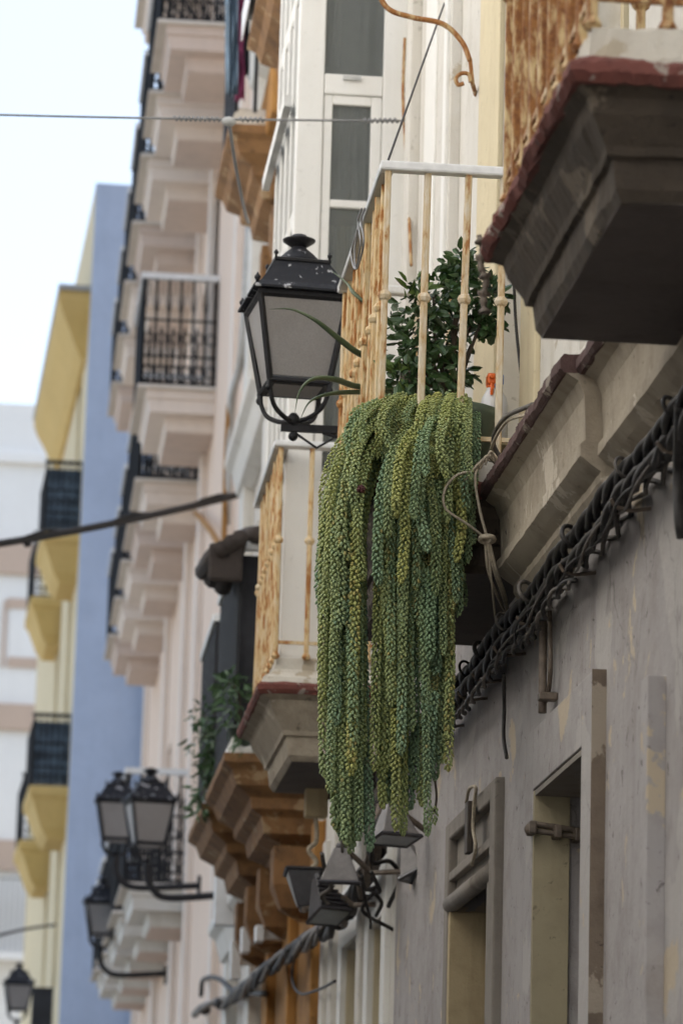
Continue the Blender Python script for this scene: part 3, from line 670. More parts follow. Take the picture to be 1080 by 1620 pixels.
def dark_rail(b, xf, y0, y1, z0, zt, mat='black', gap=.1):
    m = MB(); k = max(2, round((y1 - y0) / gap))
    for i in range(k + 1): m.box(xf - .012, xf + .012, y0 + (y1 - y0) * i / k - .012, y0 + (y1 - y0) * i / k + .012, z0, zt)
    for i in range(1, 4): xx = xf + (XW - xf) * i / 4; m.box(xx - .012, xx + .012, y0 - .012, y0 + .012, z0, zt)
    part('bars', m, mat, b)
    part('handrail', MB().box(xf - .03, XW, y0 - .03, y0 + .03, zt, zt + .05), 'rail_white', b, bevel=.006)
    part('handrail', MB().box(xf - .03, xf + .03, y0 + .032, y1, zt, zt + .05), 'rail_grey', b, bevel=.006)
oL = yO2 - yO1 - .35
b1 = och_balcony(yO1, yO1 + oL, xO1, zO, 31, 'white', 'ochre balcony with black panelled railing and a white curb')
b2 = och_balcony(yO2, yO2 + 1.7, xO1, zO, 41, 'white', 'ochre balcony with black railing behind hanging plants')
zr1 = P(395, 858, y=yO1 + .06).z
dark_rail(b1, xO1 + .06, yO1 + .06, yO1 + oL - .06, zO + .12, zr1 - .05)
zr2 = P(352, 972, y=yO2 + .06).z
dark_rail(b2, xO1 + .06, yO2 + .06, yO2 + 1.6, zO + .12, zr2 - .05)
# black boards lashed behind the bars
for bb, y0, xa, zt in ((b1, yO1 + .10, xO1 + .07, zr1), (b2, yO2 + .10, xO1 + .07, zr2)):
    for i in range(4):
        x0_ = xa + .13 * i; part('screen_board', MB().box(x0_, x0_ + .118, y0, y0 + .02, zO + .2, zt - .07 - .02 * (i % 2)), 'cloth_dark', bb, bevel=.004)
# upper balconies
zU = P(345, 205, y=yO2).z
b3 = och_balcony(yO2, yO2 + 1.5, P(362, 190, y=yO2).x, P(362, 195, y=yO2).z, 51, 'curb', 'upper ochre balcony hung with laundry', True)
q4 = P(392, 66, y=20.4)
b4 = och_balcony(18.5, 20.4, q4.x, q4.z, 61, 'tin', 'upper ochre balcony under the top of the picture', True)
q = P(362, 195, y=yO2); dark_rail(b3, q.x + .05, yO2 + .06, yO2 + 1.4, q.z + .1, q.z + 1.1)
part('metal_tray', MB().box(q4.x - .03, XW, 18.45, 20.42, q4.z + .145, q4.z + .18), 'tin', b4, bevel=.006)
part('metal_tray', MB().box(q4.x - .04, q4.x - .031, 18.44, 20.43, q4.z + .01, q4.z + .19), 'rail_white', b4, bevel=.004)
# laundry on the upper balcony
def cloth(name, px0, px1, py0, py1, Y, mat, label, seed):
    n, k = 8, 12; vs = []
    for i in range(k + 1):
        for j in range(n + 1):
            p = P(px0 + (px1 - px0) * j / n, py0 + (py1 - py0) * i / k, y=Y)
            vs.append(p + Vector((0, .05 * math.sin(j * 2.1 + seed) + .02 * math.sin(i + j), .01 * math.sin(j * 1.3))))
    fs = [(i * (n + 1) + j, i * (n + 1) + j + 1, (i + 1) * (n + 1) + j + 1, (i + 1) * (n + 1) + j) for i in range(k) for j in range(n)]
    o = part(name, MB().add(vs, fs), mat, None, smooth=True); o.modifiers.new('thick', 'SOLIDIFY').thickness = .006
    return tag(o, label, 'laundry')
cloth('towel', 358, 376, -40, 150, yO2 - .05, 'cloth_blue', 'blue grey cloth hanging over the upper ochre balcony railing', 1)
cloth('towel', 373, 386, -40, 158, yO2 - .02, 'cloth_pink', 'magenta cloth hanging beside the blue cloth on the upper balcony', 2)
cloth('towel', 384, 394, -40, 120, yO2 - .0, 'cloth_dark', 'black cloth hanging beside the magenta cloth on the upper balcony', 3)
# rolled blinds
rb = thing('rolled_blind', P(360, 880, y=yO1 - .1), 'rolled dark reed blind slung over the black balcony railing', 'blind')
for i, (xa, ya, xb, yb) in enumerate(((322, 905, 352, 868), (336, 918, 366, 858), (352, 930, 380, 850), (376, 860, 412, 845))):
    part('reed_roll', MB().tube([P(xa, ya, y=yO1 + .5), P((xa + xb) / 2, (ya + yb) / 2 - 4, y=yO1 + .2), P(xb, yb, y=yO1 - .1)], [.055, .06, .05], 9), 'dark_blind', rb, smooth=True)
part('hanging_slats', MB().box(*(lambda a, b: (min(a.x, b.x), max(a.x, b.x), yO1 - .08, yO1 - .04, b.z, a.z))(P(330, 862, y=yO1), P(382, 925, y=yO1))), 'dark_blind', rb, bevel=.02)

# ------------------------------------------------------------------ pale house
pale = thing('pale_house', (2.0, 27, 0), 'pale cream house with tall pilasters between the ochre and peach houses', 'house')
po = [(25.0, 26.0, 4.7, 7.2), (25.0, 26.0, 8.4, 10.8), (25.2, 26.2, .2, 2.8)]
part('wall', wall_mb(XW, 24.0, 27.0, 0, 14.5, po, .25), 'pale', pale)
for o in po: window_in(pale, XW, *o, 'white', 'window_dark')
for yy in (24.05, 26.55): part('pilaster', MB().box(XW - .09, XW + .002, yy, yy + .4, 0, 14.3), 'white_wall', pale, bevel=.01)
for zz in (4.2, 7.9, 11.3): part('ledge', MB().slab(XW - .22, XW + .01, 24.0, 26.95, [(0, zz), (0, zz - .07), (.06, zz - .12), (.1, zz - .28), (.2, zz - .32)], 1, 0, 0, False), 'white_wall', pale, bevel=.01)
wtube('downpipe', [P(394, 360, x=XW - .08), P(382, 560, x=XW - .1), P(366, 640, x=XW - .1), P(358, 830, x=XW - .1)], .035, 'rail_grey', pale)
wtube('downpipe', [P(362, 640, x=XW - .12), P(358, 720, x=XW - .12), P(354, 860, x=XW - .12)], .025, 'ochre', pale)

# ------------------------------------------------------------------ peach house with rows of balconies
pk = thing('peach_house', (2.0, 39, 0), 'long peach house with rows of black railed balconies on three floors', 'house')
rows = []
for zrel, ys, xf in ((11.3, (30.6, 32.6, 34.6, 37.0, 39.4, 41.8, 44.2), 1.0), (8.0, (33.0, 35.3, 37.4, 39.6, 41.9, 44.5), 1.1), (3.7, (34.4, 37.2, 39.7, 42.2, 44.6), 1.10), (14.6, (31, 34.6, 38), 1.0)):
    for i, yy in enumerate(ys): rows.append((1.6 + zrel + (.42 if (zrel == 8.0 and i == 0) else 0), yy, (ys[i + 1] if i + 1 < len(ys) else yy + 2.6) - yy + (.6 if (zrel == 8.0 and i == 0) else 0), xf if not (zrel == 8.0 and i == 0) else 1.02))
opk = []
for (z, yy, st, xf) in rows:
    if not any(abs(o[0] - (yy + .45)) < 1.2 and abs(o[2] - z) < .5 for o in opk): opk.append((yy + .45, min(yy + 1.35, yy + st - .2), z + .02, z + 2.3))
part('wall', wall_mb(XW, 27.0, 49.8, 0, 21.5, opk, .3), 'pink', pk)
for o in opk: window_in(pk, XW, *o, 'white', 'window_dark', name='balcony_door')
for yy in (27.02, 29.2, 34.05, 36.75, 41.4, 47.9): part('pilaster', MB().box(XW - .07, XW + .002, yy, yy + .35, 0, 20.9), 'pink_lit', pk, bevel=.01)
part('cornice', MB().slab(XW - .5, XW + .01, 27.0, 49.8, [(0, 21.7), (0, 21.5), (.15, 21.35), (.3, 21.1), (.45, 21.0)], 1, 0, 0, False), 'pink_trim', pk)
def grille(m, p0, p1, z0, h, step=.13):
    """wrought-iron railing panel from p0 to p1: bars, three rails, scroll rings, lozenges"""
    p0 = Vector(p0); p1 = Vector(p1); L = (p1 - p0).length; d = (p1 - p0) / L; n = max(2, round(L / step))
    up = Vector((0, 0, 1)); at = lambda s, z: p0 + d * s + up * (z0 + z)
    for zz in (.03, .28 * h, .62 * h): m.tube([at(0, zz), at(L, zz)], .012, 4)
    for i in range(n + 1): m.tube([at(L * i / n, 0), at(L * i / n, h)], .013 if 0 < i < n else .02, 4)
    for i in range(n):
        c = L * (i + .5) / n; r = L / n * .38
        for zc in (.14 * h, .45 * h):
            m.tube([at(c + r * math.cos(t), zc + r * math.sin(t) * 1.3) for t in [k * math.pi / 4 for k in range(9)]], .008, 4, False)
        m.tube([at(L * i / n, .64 * h), at(c, .98 * h), at(L * (i + 1) / n, .64 * h)], .007, 4)
for bi, (z, yy, st, xf) in enumerate(rows):
    L = st * .66 if st < 3 else 1.9
    prof = [(0, z - .02), (0, z - .10), (.03, z - .12), (.04, z - .24), (.20, z - .255), (.21, z - .38), (.225, z - .39)]
    b = part('balcony', MB().slab(xf, XW + .01, yy, yy + L, prof), 'white_wall' if z < 7 else ('pink_lit' if bi % 3 else 'pink_trim'), pk)  # lowest row given a whiter colour to make up for its low light
    part('soffit', MB().box(xf + .225, XW, yy + .225, yy + L - .225, z - .396, z - .388), 'pink_trim', b)
    part('tile_edge', MB().slab(xf - .09, XW, yy - .05, yy + L + .05, [(.01, z + .02), (0, z), (0, z - .02)]), 'pale', b)
    xf -= .11; m = MB(); grille(m, (xf + .06, yy + .06, 0), (XW, yy + .06, 0), z + .03, 1.08); grille(m, (xf + .06, yy + .06, 0), (xf + .06, yy + L - .06, 0), z + .03, 1.08, .10); grille(m, (xf + .06, yy + L - .06, 0), (XW, yy + L - .06, 0), z + .03, 1.08)
    part('railing', m, 'black', b)
    part('handrail', MB().box(xf + .02, XW, yy + .02, yy + .10, z + 1.11, z + 1.17).box(xf + .02, xf + .10, yy + .103, yy + L, z + 1.11, z + 1.17), 'rail_white', b)

# ------------------------------------------------------------------ blue house standing forward, with yellow balconies on its street face
bl = thing('blue_house', (1.5, 54, 0), 'sky blue end wall of a house standing forward with yellow balconies', 'house')
yb0 = 50.0; xb0 = P(125, 900, y=yb0).x; hb = P(150, 293, y=yb0).z
ANG = -0.036
m = wall_mb(0, 0, 14, 0, hb, [(1.5, 2.6, 9.6, 12), (1.5, 2.6, 5.6, 8), (5, 6.1, 9.6, 12), (5, 6.1, 5.6, 8), (1.5, 2.6, 13.2, 15.4)], .3, 6)
rotm = lambda p: (xb0 + p[0] * math.cos(ANG) + p[1] * math.sin(ANG), yb0 + p[1] * math.cos(ANG) - p[0] * math.sin(ANG), p[2])
m.v = [rotm(p) for p in m.v]
part('wall', m, 'cream', bl, label='cream street front')
m = MB().box(0, 6, -.06, -.003, 0, hb + .02); m.v = [rotm(p) for p in m.v]
part('end_wall', m, 'blue', bl, label='smooth sky blue end wall')
def on_blue(name, x0, x1, y0, y1, z0, z1, mat, parent): 
    m = MB().box(x0, x1, y0, y1, z0, z1); m.v = [rotm(p) for p in m.v]; return part(name, m, mat, parent, bevel=.01)
zt = P(95, 455, y=yb0).z
# long yellow top cornice seen from below
e = MB().slab(-.46, .02, .15, 8.4, [(0, zt), (0, zt - .12), (.06, zt - .3), (.16, zt - .5), (.3, zt - .8), (.40, zt - .95)], 1, 0, 0); e.v = [rotm(p) for p in e.v]
ec = part('eaves_cornice', e, 'yellow', bl, label='long yellow cornice seen from below')
on_blue('roof_edge', -.48, .02, .10, 8.5, zt + .004, zt + .09, 'tin', ec)
def yb(z, y0, L, proj=.55, rail_mat='black', net=False):
    m = MB().slab(-proj, .02, y0, y0 + L, [(0, z), (0, z - .12), (.06, z - .2), (.12, z - .36), (.2, z - .58), (.3, z - .72)], 1); m.v = [rotm(p) for p in m.v]
    b = part('balcony', m, 'yellow', bl)
    g = MB(); grille(g, (-proj + .04, y0 + .05, 0), (0, y0 + .05, 0), z, 1.02, .09); grille(g, (-proj + .04, y0 + .05, 0), (-proj + .04, y0 + L - .05, 0), z, 1.02, .09); g.v = [rotm(p) for p in g.v]
    part('railing', g, rail_mat, b)
    on_blue('handrail', -proj, .0, y0, y0 + .06, z + 1.02, z + 1.07, 'black', b)
    if net: on_blue('screen', -proj + .03, -.01, y0 + .075, y0 + .085, z + .05, z + .95, 'cloth_blue', b)
yb(P(100, 835, y=yb0).z, .25, 2.0, .55, net=True); yb(P(90, 945, y=yb0 + 5).z, 5, 2.2, .5)
yb(P(80, 1240, y=yb0).z, .25, 2.2, .56, net=True); yb(P(80, 1330, y=yb0 + 5).z, 5, 2.2, .5)

# ------------------------------------------------------------------ far white house closing the street
fw = thing('white_house', (-2, 76, 0), 'bright white house with peach bands closing the far end of the street', 'house')
yf = 75.0
zf = P(50, 640, y=yf).z
def fpx(name, a, b, c, d, mat, proud, parent=fw):
    p, q = P(a, d, y=yf), P(b, c, y=yf); return part(name, MB().box(p.x, q.x, yf - proud, yf + .002, p.z, q.z), mat, parent, bevel=.01)
wz = [P(20, y_, y=yf).z for y_ in (1045, 962)]
part('wall', MB().box(-8, 5, yf, yf + 8, 0, zf), 'far_white', fw)
part('parapet', MB().box(-8, 5, yf - .15, yf + .1, P(50, 735, y=yf).z, P(50, 718, y=yf).z), 'far_white', fw, bevel=.02)
for (c, d) in ((866, 890), (1120, 1138), (1335, 1362)): fpx('band', -400, 160, c, d, 'far_band', .12)
for dx in (0, -260):
    f = MB(); 
    for (a, b, c, d) in ((2 + dx, 12 + dx, 950, 1055), (88 + dx, 98 + dx, 950, 1055), (12 + dx, 88 + dx, 950, 962), (12 + dx, 88 + dx, 1043, 1055)):
        p, q = P(a, d, y=yf), P(b, c, y=yf); f.box(p.x, q.x, yf - .06, yf + .002, p.z, q.z)
    wo = part('window', f, 'far_band', fw)
    fpx('pane', 13 + dx, 87 + dx, 963, 1042, 'far_white', .02, wo)
g = MB(); p, q = P(-150, 1500, y=yf - .6), P(110, 1395, y=yf - .6)
for i in range(31): xx = p.x + (q.x - p.x) * i / 30; g.box(xx - .012, xx + .012, yf - .6, yf - .57, p.z, q.z)
g.box(p.x, q.x, yf - .61, yf - .56, q.z, q.z + .05)
bb = part('balcony', MB().box(p.x, q.x, yf - .65, yf, p.z - .15, p.z), 'far_white', fw); part('railing', g, 'tin', bb)
# dark parapet wall of a terrace at the bottom
tw = tag(part('terrace_screen', MB().box(P(50, 1600, y=52).x, P(100, 1600, y=52).x, 52, 52.5, 0, P(75, 1562, y=52).z), 'cloth_dark', None, bevel=.02), 'dark slatted screen beside the small lantern at the foot of the blue house', 'screen')

# ------------------------------------------------------------------ lanterns
def lantern(base, rot, label, glass='frosted'):
    """four-sided lantern; base = middle of the eaves plane"""
    t = thing('street_lantern', base, label, 'lantern', 'lanterns along the facades')
    C0 = Vector(base); rz = Matrix.Rotation(rot, 3, 'Z')
    W = lambda x, y, z: C0 + rz @ Vector((x, y, z))
    def sq(prof):
        m = MB().lathe(prof, (0, 0, 0), 4, True); m.v = [tuple(W(*p)) for p in m.v]; return m
    part('roof', sq([(.19, -.004), (.212, -.003), (.212, .006), (.178, .034), (.172, .042), (.150, .075), (.128, .11), (.110, .14)]), 'lamp_roof', t)
    part('roof_band', sq([(.112, .138), (.116, .142), (.116, .152), (.108, .156)]), 'lamp_iron', t)
    part('dome', MB().lathe([(.098, .154), (.086, .175), (.062, .20), (.036, .222), (.028, .232)], C0, 16), 'lamp_roof', t, smooth=True)
    part('vent_cap', MB().lathe([(.026, .230), (.040, .238), (.066, .256), (.068, .262), (.052, .268), (.034, .276), (.030, .282), (.0, .283)], C0, 20), 'lamp_iron', t, smooth=True)
    for sx in (-1, 1):
        for sy in (-1, 1):
            part('finial', MB().lathe([(.007, 0), (.007, .018), (.013, .026), (.013, .034), (.006, .042), (.003, .05)], W(sx * .196, sy * .196, .006), 8), 'lamp_iron', t, smooth=True)
            part('finial', MB().lathe([(.005, 0), (.005, .012), (.010, .018), (.009, .026), (.002, .034)], W(sx * .110, sy * .110, .15), 8), 'lamp_iron', t, smooth=True)
    a, b, z0, z1 = .180, .120, -.012, -.366
    for sx in (-1, 1):
        for sy in (-1, 1):
            part('corner_post', MB().tube([W(sx * a, sy * a, z0), W(sx * b, sy * b, z1)], .013, 4), 'lamp_iron', t)
            part('foot_finial', MB().lathe([(.003, -.045), (.011, -.034), (.011, -.024), (.006, -.016), (.009, 0)], W(sx * (b + .006), sy * (b + .006), z1), 8), 'lamp_iron', t, smooth=True)
    part('top_frame', sq([(a + .008, -.005), (a + .010, -.022), (a - .006, -.036), (a - .03, -.036), (a - .03, -.005)]), 'lamp_iron', t)
    part('bottom_frame', sq([(b - .02, z1 + .016), (b + .004, z1 + .016), (b + .008, z1 + .006), (b + .012, z1), (b + .004, z1 - .008), (b - .02, z1 - .008)]), 'lamp_iron', t)
    part('bottom_pane', sq([(b - .022, z1 - .0095), (b - .022, z1 - .0085)]), glass, t)
    for k in range(4):
        r4 = Matrix.Rotation(k * math.pi / 2, 3, 'Z'); e = .010
        def q(x, y, z): return W(*(r4 @ Vector((x, y, z))))
        part('glass_pane', MB().add([q(-a + e, -a + .004, -.03), q(a - e, -a + .004, -.03), q(b - e, -b + .004, z1 + .025), q(-b + e, -b + .004, z1 + .025),
                                     q(-a + e, -a + .009, -.03), q(a - e, -a + .009, -.03), q(b - e, -b + .009, z1 + .025), q(-b + e, -b + .009, z1 + .025)],
                                    [(0, 3, 2, 1), (4, 5, 6, 7), (0, 1, 5, 4), (1, 2, 6, 5), (2, 3, 7, 6), (3, 0, 4, 7)]), glass, t)
    part('bulb', MB().sphere(W(0, 0, -.2), .045, 10, 7, (1, 1, 1.9)), 'plastic_white', t, smooth=True)
    for k in range(4):
        r4 = Matrix.Rotation(k * math.pi / 2 + math.pi / 4, 3, 'Z')
        pts = [W(*(r4 @ Vector(p))) for p in ((b * 1.41, 0, z1), (b * 1.36, 0, z1 - .05), (b * 1.1, 0, z1 - .10), (b * .6, 0, z1 - .128), (.02, 0, z1 - .135))]
        part('cradle_arm', MB().tube(bez(pts, 6), .010, 6), 'lamp_iron', t, smooth=True)
    part('hub', MB().lathe([(.012, -.02), (.026, -.008), (.030, .008), (.022, .022), (.012, .034)], W(0, 0, z1 - .135), 12), 'lamp_iron', t, smooth=True)
    return t, W, z1 - .155
def arm_to_wall(t, W, zb, xw, yw):
    p = W(0, 0, zb)
    part('bracket_bar', MB().box(p.x - .05, xw, p.y - .012, p.y + .012, p.z - .022, p.z + .008), 'lamp_iron', t)
    z = []
    n = max(2, int((xw - p.x) / .09))
    for i in range(n + 1): z.append((p.x + (xw - p.x) * i / n, p.y, p.z - (.022 if i % 2 == 0 else .085)))
    part('bracket_truss', MB().tube(z, .006, 5), 'lamp_iron', t)
    part('pendant_ball', MB().sphere((p.x, p.y, p.z - .042), .020, 8, 6), 'lamp_iron', t, smooth=True)
    part('wall_plate', MB().box(xw - .012, xw, p.y - .05, p.y + .05, p.z - .2, p.z + .08), 'lamp_iron', t, bevel=.004)
    part('stay', MB().tube([(p.x + .12, p.y, p.z - .02), (xw - .14, p.y, p.z - .12), (xw - .006, p.y, p.z - .19)], .008, 5), 'lamp_iron', t)
pl = P(470, 478, y=13.62)
tL, WL, zbL = lantern((pl.x, pl.y, pl.z), math.radians(5), 'black four sided lantern with frosted glass and chipped roof beside the cream balcony')
arm_to_wall(tL, WL, zbL, XW, 13.6)
def far_lantern(px, py, Y, label, xw):
    p = P(px, py, y=Y); t, Wf, zb = lantern(tuple(p), math.radians(random.uniform(0, 10)), label)
    q = Wf(0, 0, zb)
    wtube('bracket_arm', [q, q + Vector((0, 0, -.10)), q + Vector((.06, 0, -.22)), q + Vector((.3 * (xw - q.x), 0, -.28)), Vector((xw, q.y, q.z - .24))], .032, 'lamp_iron', t)
    part('wall_plate', MB().box(xw - .03, xw, q.y - .06, q.y + .06, q.z - .36, q.z - .15), 'lamp_iron', t)
far_lantern(237, 1268, 29.0, 'right hand black lantern of the pair in front of the scrolled railing', XW)
far_lantern(186, 1268, 32.5, 'left hand black lantern of the pair, partly hidden behind its neighbour', XW)
far_lantern(162, 1428, 39.0, 'smaller black lantern below the pair against the blue wall', XW)
far_lantern(30, 1556, 48.0, 'tiny dark lantern in the bottom corner before the bright white house', 1.0)

# ------------------------------------------------------------------ overhead cables
a, b = P(640, 191, x=XW - .04), P(0, 172, y=15.5)
end = b + (b - a) * ((b.x + 2.6) / (a.x - b.x))
oc = thing('overhead_wire', tuple(a), 'thin steel wire stretched across the street above the lantern', 'wire')
pts = [a.lerp(end, i / 30) + Vector((0, 0, -.10 * 4 * (i / 30) * (1 - i / 30) * .3)) for i in range(31)]
part('wire', MB().tube(pts, .006, 6), 'steel', oc, smooth=True)
def coil(px0, px1, n):
    f0 = (a.x - P(px0, 185, y=15.5).x) / (a.x - end.x); f1 = (a.x - P(px1, 185, y=15.5).x) / (a.x - end.x); o = []
    for i in range(n * 6 + 1):
        f = f0 + (f1 - f0) * i / (n * 6); p = a.lerp(end, f) + Vector((0, 0, -.10 * 4 * f * (1 - f) * .3)); o.append(p + Vector((0, .010 * math.cos(i * 1.05), .010 * math.sin(i * 1.05))))
    part('wire_splice', MB().tube(o, .005, 5), 'steel', oc, smooth=True)
coil(275, 350, 10); coil(380, 420, 5); coil(580, 636, 7)
f = (a.x - P(364, 185, y=15.5).x) / (a.x - end.x); pc = a.lerp(end, f) + Vector((0, 0, -.03))
part('insulator', MB().tube([pc + Vector((-.035, 0, 0)), pc + Vector((-.02, 0, 0)), pc, pc + Vector((.02, 0, 0)), pc + Vector((.035, 0, 0))], [.006, .020, .024, .020, .006], 10), 'rail_grey', oc, smooth=True)
part('wall_hook', MB().tube([a, a + Vector((.05, 0, 0))], .012, 6), 'pipe', oc)
part('tail_wire', MB().tube(bez([pc, P(372, 260, y=16.4), P(386, 330, y=17.5), P(393, 352, y=18.5)], 8), .009, 5), 'steel', oc, smooth=True)
a2, b2 = P(372, 784, x=XW - .05), P(0, 846, y=26.0)
e2 = b2 + (b2 - a2) * ((b2.x + 2.6) / (a2.x - b2.x))
c2 = thing('overhead_cable', tuple(a2), 'thick black cable crossing the street in front of the blue wall', 'cable')
pts = [a2.lerp(e2, i / 30) + Vector((0, 0, -.12 * 4 * (i / 30) * (1 - i / 30) + .12 * .9 * (i / 30))) for i in range(31)]
part('cable', MB().tube(pts, .03, 7), 'cable', c2, smooth=True)
part('cable', MB().tube([p + Vector((0, .03 * math.cos(i * 1.3), .03 * math.sin(i * 1.3) + .015)) for i, p in enumerate(pts)], .012, 6), 'cable', c2, smooth=True)
for i in (12, 14, 16, 18, 19): part('cable_tie', MB().sphere(pts[i] + Vector((0, 0, -.03)), .035, 7, 5), 'cable', c2, smooth=True)
part('wall_hook', MB().tube([a2, a2 + Vector((.08, 0, 0))], .02, 6), 'pipe', c2)
tag(wtube('looped_hose', [P(310, 812, x=XW - .08), P(330, 835, x=XW - .12), P(346, 862, x=XW - .12), P(350, 885, x=XW - .1)], .03, 'ochre', None), 'ochre hose curving down the pale wall under the thick cable', 'hose')
g0 = Vector((1.16, 11.5, zBt + .03)); g1 = P(706, -4, x=XW - .02); g2 = g1 + (g1 - g0) * .25
tag(part('guy_wire', MB().tube([g0, g1, g1 + Vector((.03, .05, .05))], .0045, 5), 'cable', None), 'thin dark wire slanting up from the corner of the white handrail', 'wire')
lp = thing('wire_loop', P(572, 350, x=1.15), 'grey wire loop hanging over the handrail beside the lantern', 'wire')
for dx in (0, 5):
    wtube('wire', [P(572 + dx, 330, x=1.12), P(566 + dx, 350, x=1.12), P(570 + dx, 385, x=1.12), P(562 + dx * .4, 425, x=1.12), P(556 + dx, 400, x=1.12), P(566, 360, x=1.12)], .004, 'steel', lp, 5)
tag(wtube('low_wire', [P(-10, 1482, y=44), P(40, 1470, y=46), P(88, 1463, y=49.8)], .02, 'cable', None), 'dark wire ending at the blue wall above the small lantern', 'wire')

# sagging bundle along the mirador and ochre ground floors
lb = thing('sagging_bundle', P(420, 1530, x=1.6), 'sagging bundle of old cables along the ochre ground floor wall', 'cables')
base = bez([Vector((1.62, 15.4, 3.74)), P(600, 1330, x=1.60), P(560, 1420, x=1.60), P(530, 1462, x=1.58), P(470, 1500, x=1.58), P(410, 1545, x=1.57), P(365, 1580, x=1.57), P(310, 1602, x=1.57)], 14)
for k in range(5):
    pts = [p + Vector((.024 * math.cos(i * (.3 + .05 * k) + k * 1.26), 0, .034 * math.sin(i * (.3 + .05 * k) + k * 1.26))) for i, p in enumerate(base)]
    part('cable', MB().tube(pts, random.uniform(.014, .024), 6), 'cable' if k % 2 else 'pipe', lb, smooth=True)
for i in range(4, len(base), 6): part('tie_loop', MB().sphere(base[i], .05, 8, 5, (1, 1, 1)), 'cable', lb, smooth=True)
tag(wtube('looped_wire', [P(318, 1575, x=1.6), P(322, 1550, x=1.6), P(345, 1548, x=1.6), P(375, 1570, x=1.6), P(420, 1572, x=1.6)], .02, 'cable', None), 'black wire loop rising from the sagging bundle on the ochre wall', 'wire')
tag(wtube('thin_loop', [P(472, 1490, x=1.62), P(462, 1545, x=1.62), P(475, 1572, x=1.62), P(505, 1565, x=1.62), P(530, 1552, x=1.62)], .008, 'cable', None), 'thin black wire loop against the ochre wall below the bundle', 'wire')

# ------------------------------------------------------------------ floodlights under the succulent
def floodlight(px, py, Y, w, h, tilt, yaw, mat, label, arm_px, ribbed=False):
    c = P(px, py, y=Y); t = thing('floodlight', c, label, 'floodlight', 'floodlights on the facade')
    R = Matrix.Rotation(yaw, 3, 'Z') @ Matrix.Rotation(tilt, 3, 'X'); W = lambda x, y, z: c + R @ Vector((x, y, z))
    m = MB(); prof = [(.34, .5), (.44, .38), (.98, -.42), (1.0, -.5)]
    for (s_, z) in prof: pass
    vs = []
    for (s_, z) in prof:
        for (sx, sy) in ((-1, -1), (1, -1), (1, 1), (-1, 1)): vs.append(W(sx * w / 2 * s_, sy * w * .38 * s_, z * h))
    fs = [(i * 4 + j, (i + 1) * 4 + j, (i + 1) * 4 + (j + 1) % 4, i * 4 + (j + 1) % 4) for i in range(3) for j in range(4)] + [(0, 1, 2, 3), (15, 14, 13, 12)]
    part('casing', m.add(vs, fs), mat, t, bevel=.006)
    r = MB(); x0 = w / 2 * 1.08; y0 = w * .38 * 1.1
    for (A, B) in (((-x0, -y0), (x0, -y0)), ((x0, -y0), (x0, y0)), ((x0, y0), (-x0, y0)), ((-x0, y0), (-x0, -y0))): r.tube([W(*A, -.52 * h), W(*B, -.52 * h)], .009, 4)
    part('rim', r, 'flood_dark', t)
    part('lens', MB().add([W(-x0, -y0, -.54 * h), W(x0, -y0, -.54 * h), W(x0, y0, -.54 * h), W(-x0, y0, -.54 * h), W(-x0, -y0, -.52 * h), W(x0, -y0, -.52 * h), W(x0, y0, -.52 * h), W(-x0, y0, -.52 * h)], [(0, 1, 2, 3), (7, 6, 5, 4), (0, 4, 5, 1), (1, 5, 6, 2), (2, 6, 7, 3), (3, 7, 4, 0)]), 'lens', t)
    if ribbed:
        for i in range(6):
            k = -.38 + .14 * i; s_ = .44 + (.98 - .44) * (.38 - k) / .8
            part('cooling_fin', MB().add([W(-w / 2 * s_, -w * .38 * s_ - .014, k * h), W(w / 2 * s_, -w * .38 * s_ - .014, k * h), W(w / 2 * s_, -w * .38 * s_ + .01, k * h), W(-w / 2 * s_, -w * .38 * s_ + .01, k * h),
                                          W(-w / 2 * s_, -w * .38 * s_ - .014, k * h + .008), W(w / 2 * s_, -w * .38 * s_ - .014, k * h + .008), W(w / 2 * s_, -w * .38 * s_ + .01, k * h + .008), W(-w / 2 * s_, -w * .38 * s_ + .01, k * h + .008)],
                                         [(0, 3, 2, 1), (4, 5, 6, 7), (0, 1, 5, 4), (1, 2, 6, 5), (2, 3, 7, 6), (3, 0, 4, 7)]), 'flood_dark', t)
    e = P(*arm_px, x=XW)
    part('yoke', MB().tube([W(0, 0, .40 * h), W(0, .0, .56 * h), W(0, .0, .64 * h)], [.022, .022, .016], 7), 'flood_dark', t)
    part('arm', MB().tube([W(0, .03, .62 * h), Vector((c.x + .15, c.y + .1, c.z - .02)), Vector((XW, max(c.y, e.y - .4), c.z - .02))], .014, 6), 'pipe', t)
floodlight(622, 1300, 14.4, .17, .15, math.radians(-12), math.radians(20), 'flood_grey', 'grey floodlight with a black face partly behind the succulent tips', (690, 1335))
floodlight(538, 1368, 15.4, .17, .15, math.radians(5), math.radians(-5), 'flood_grey', 'grey wedge shaped floodlight hanging left of the longest succulent strands', (690, 1390))
floodlight(652, 1360, 14.9, .15, .14, math.radians(-25), math.radians(60), 'flood_grey', 'tilted grey floodlight against the white door pilaster', (690, 1365), False)
floodlight(480, 1408, 16.4, .16, .17, math.radians(170), math.radians(0), 'flood_dark', 'dark square floodlight before the ochre corbels', (600, 1420))
floodlight(512, 1420, 16.2, .16, .20, math.radians(-28), math.radians(30), 'flood_dark', 'ribbed black floodlight tilted beside the dark square one', (600, 1430), True)
jb = thing('junction_box', P(505, 1265, y=16.8), 'cream junction box hanging under the red edged balcony', 'box')
q = P(500, 1268, y=16.8); part('casing', MB().box(q.x - .055, q.x + .055, q.y - .05, q.y + .05, q.z - .08, q.z + .08), 'wood_cream', jb, bevel=.008)
part('arm', MB().box(q.x - .02, XW, q.y + .052, q.y + .08, q.z + .02, q.z + .05), 'pipe', jb)
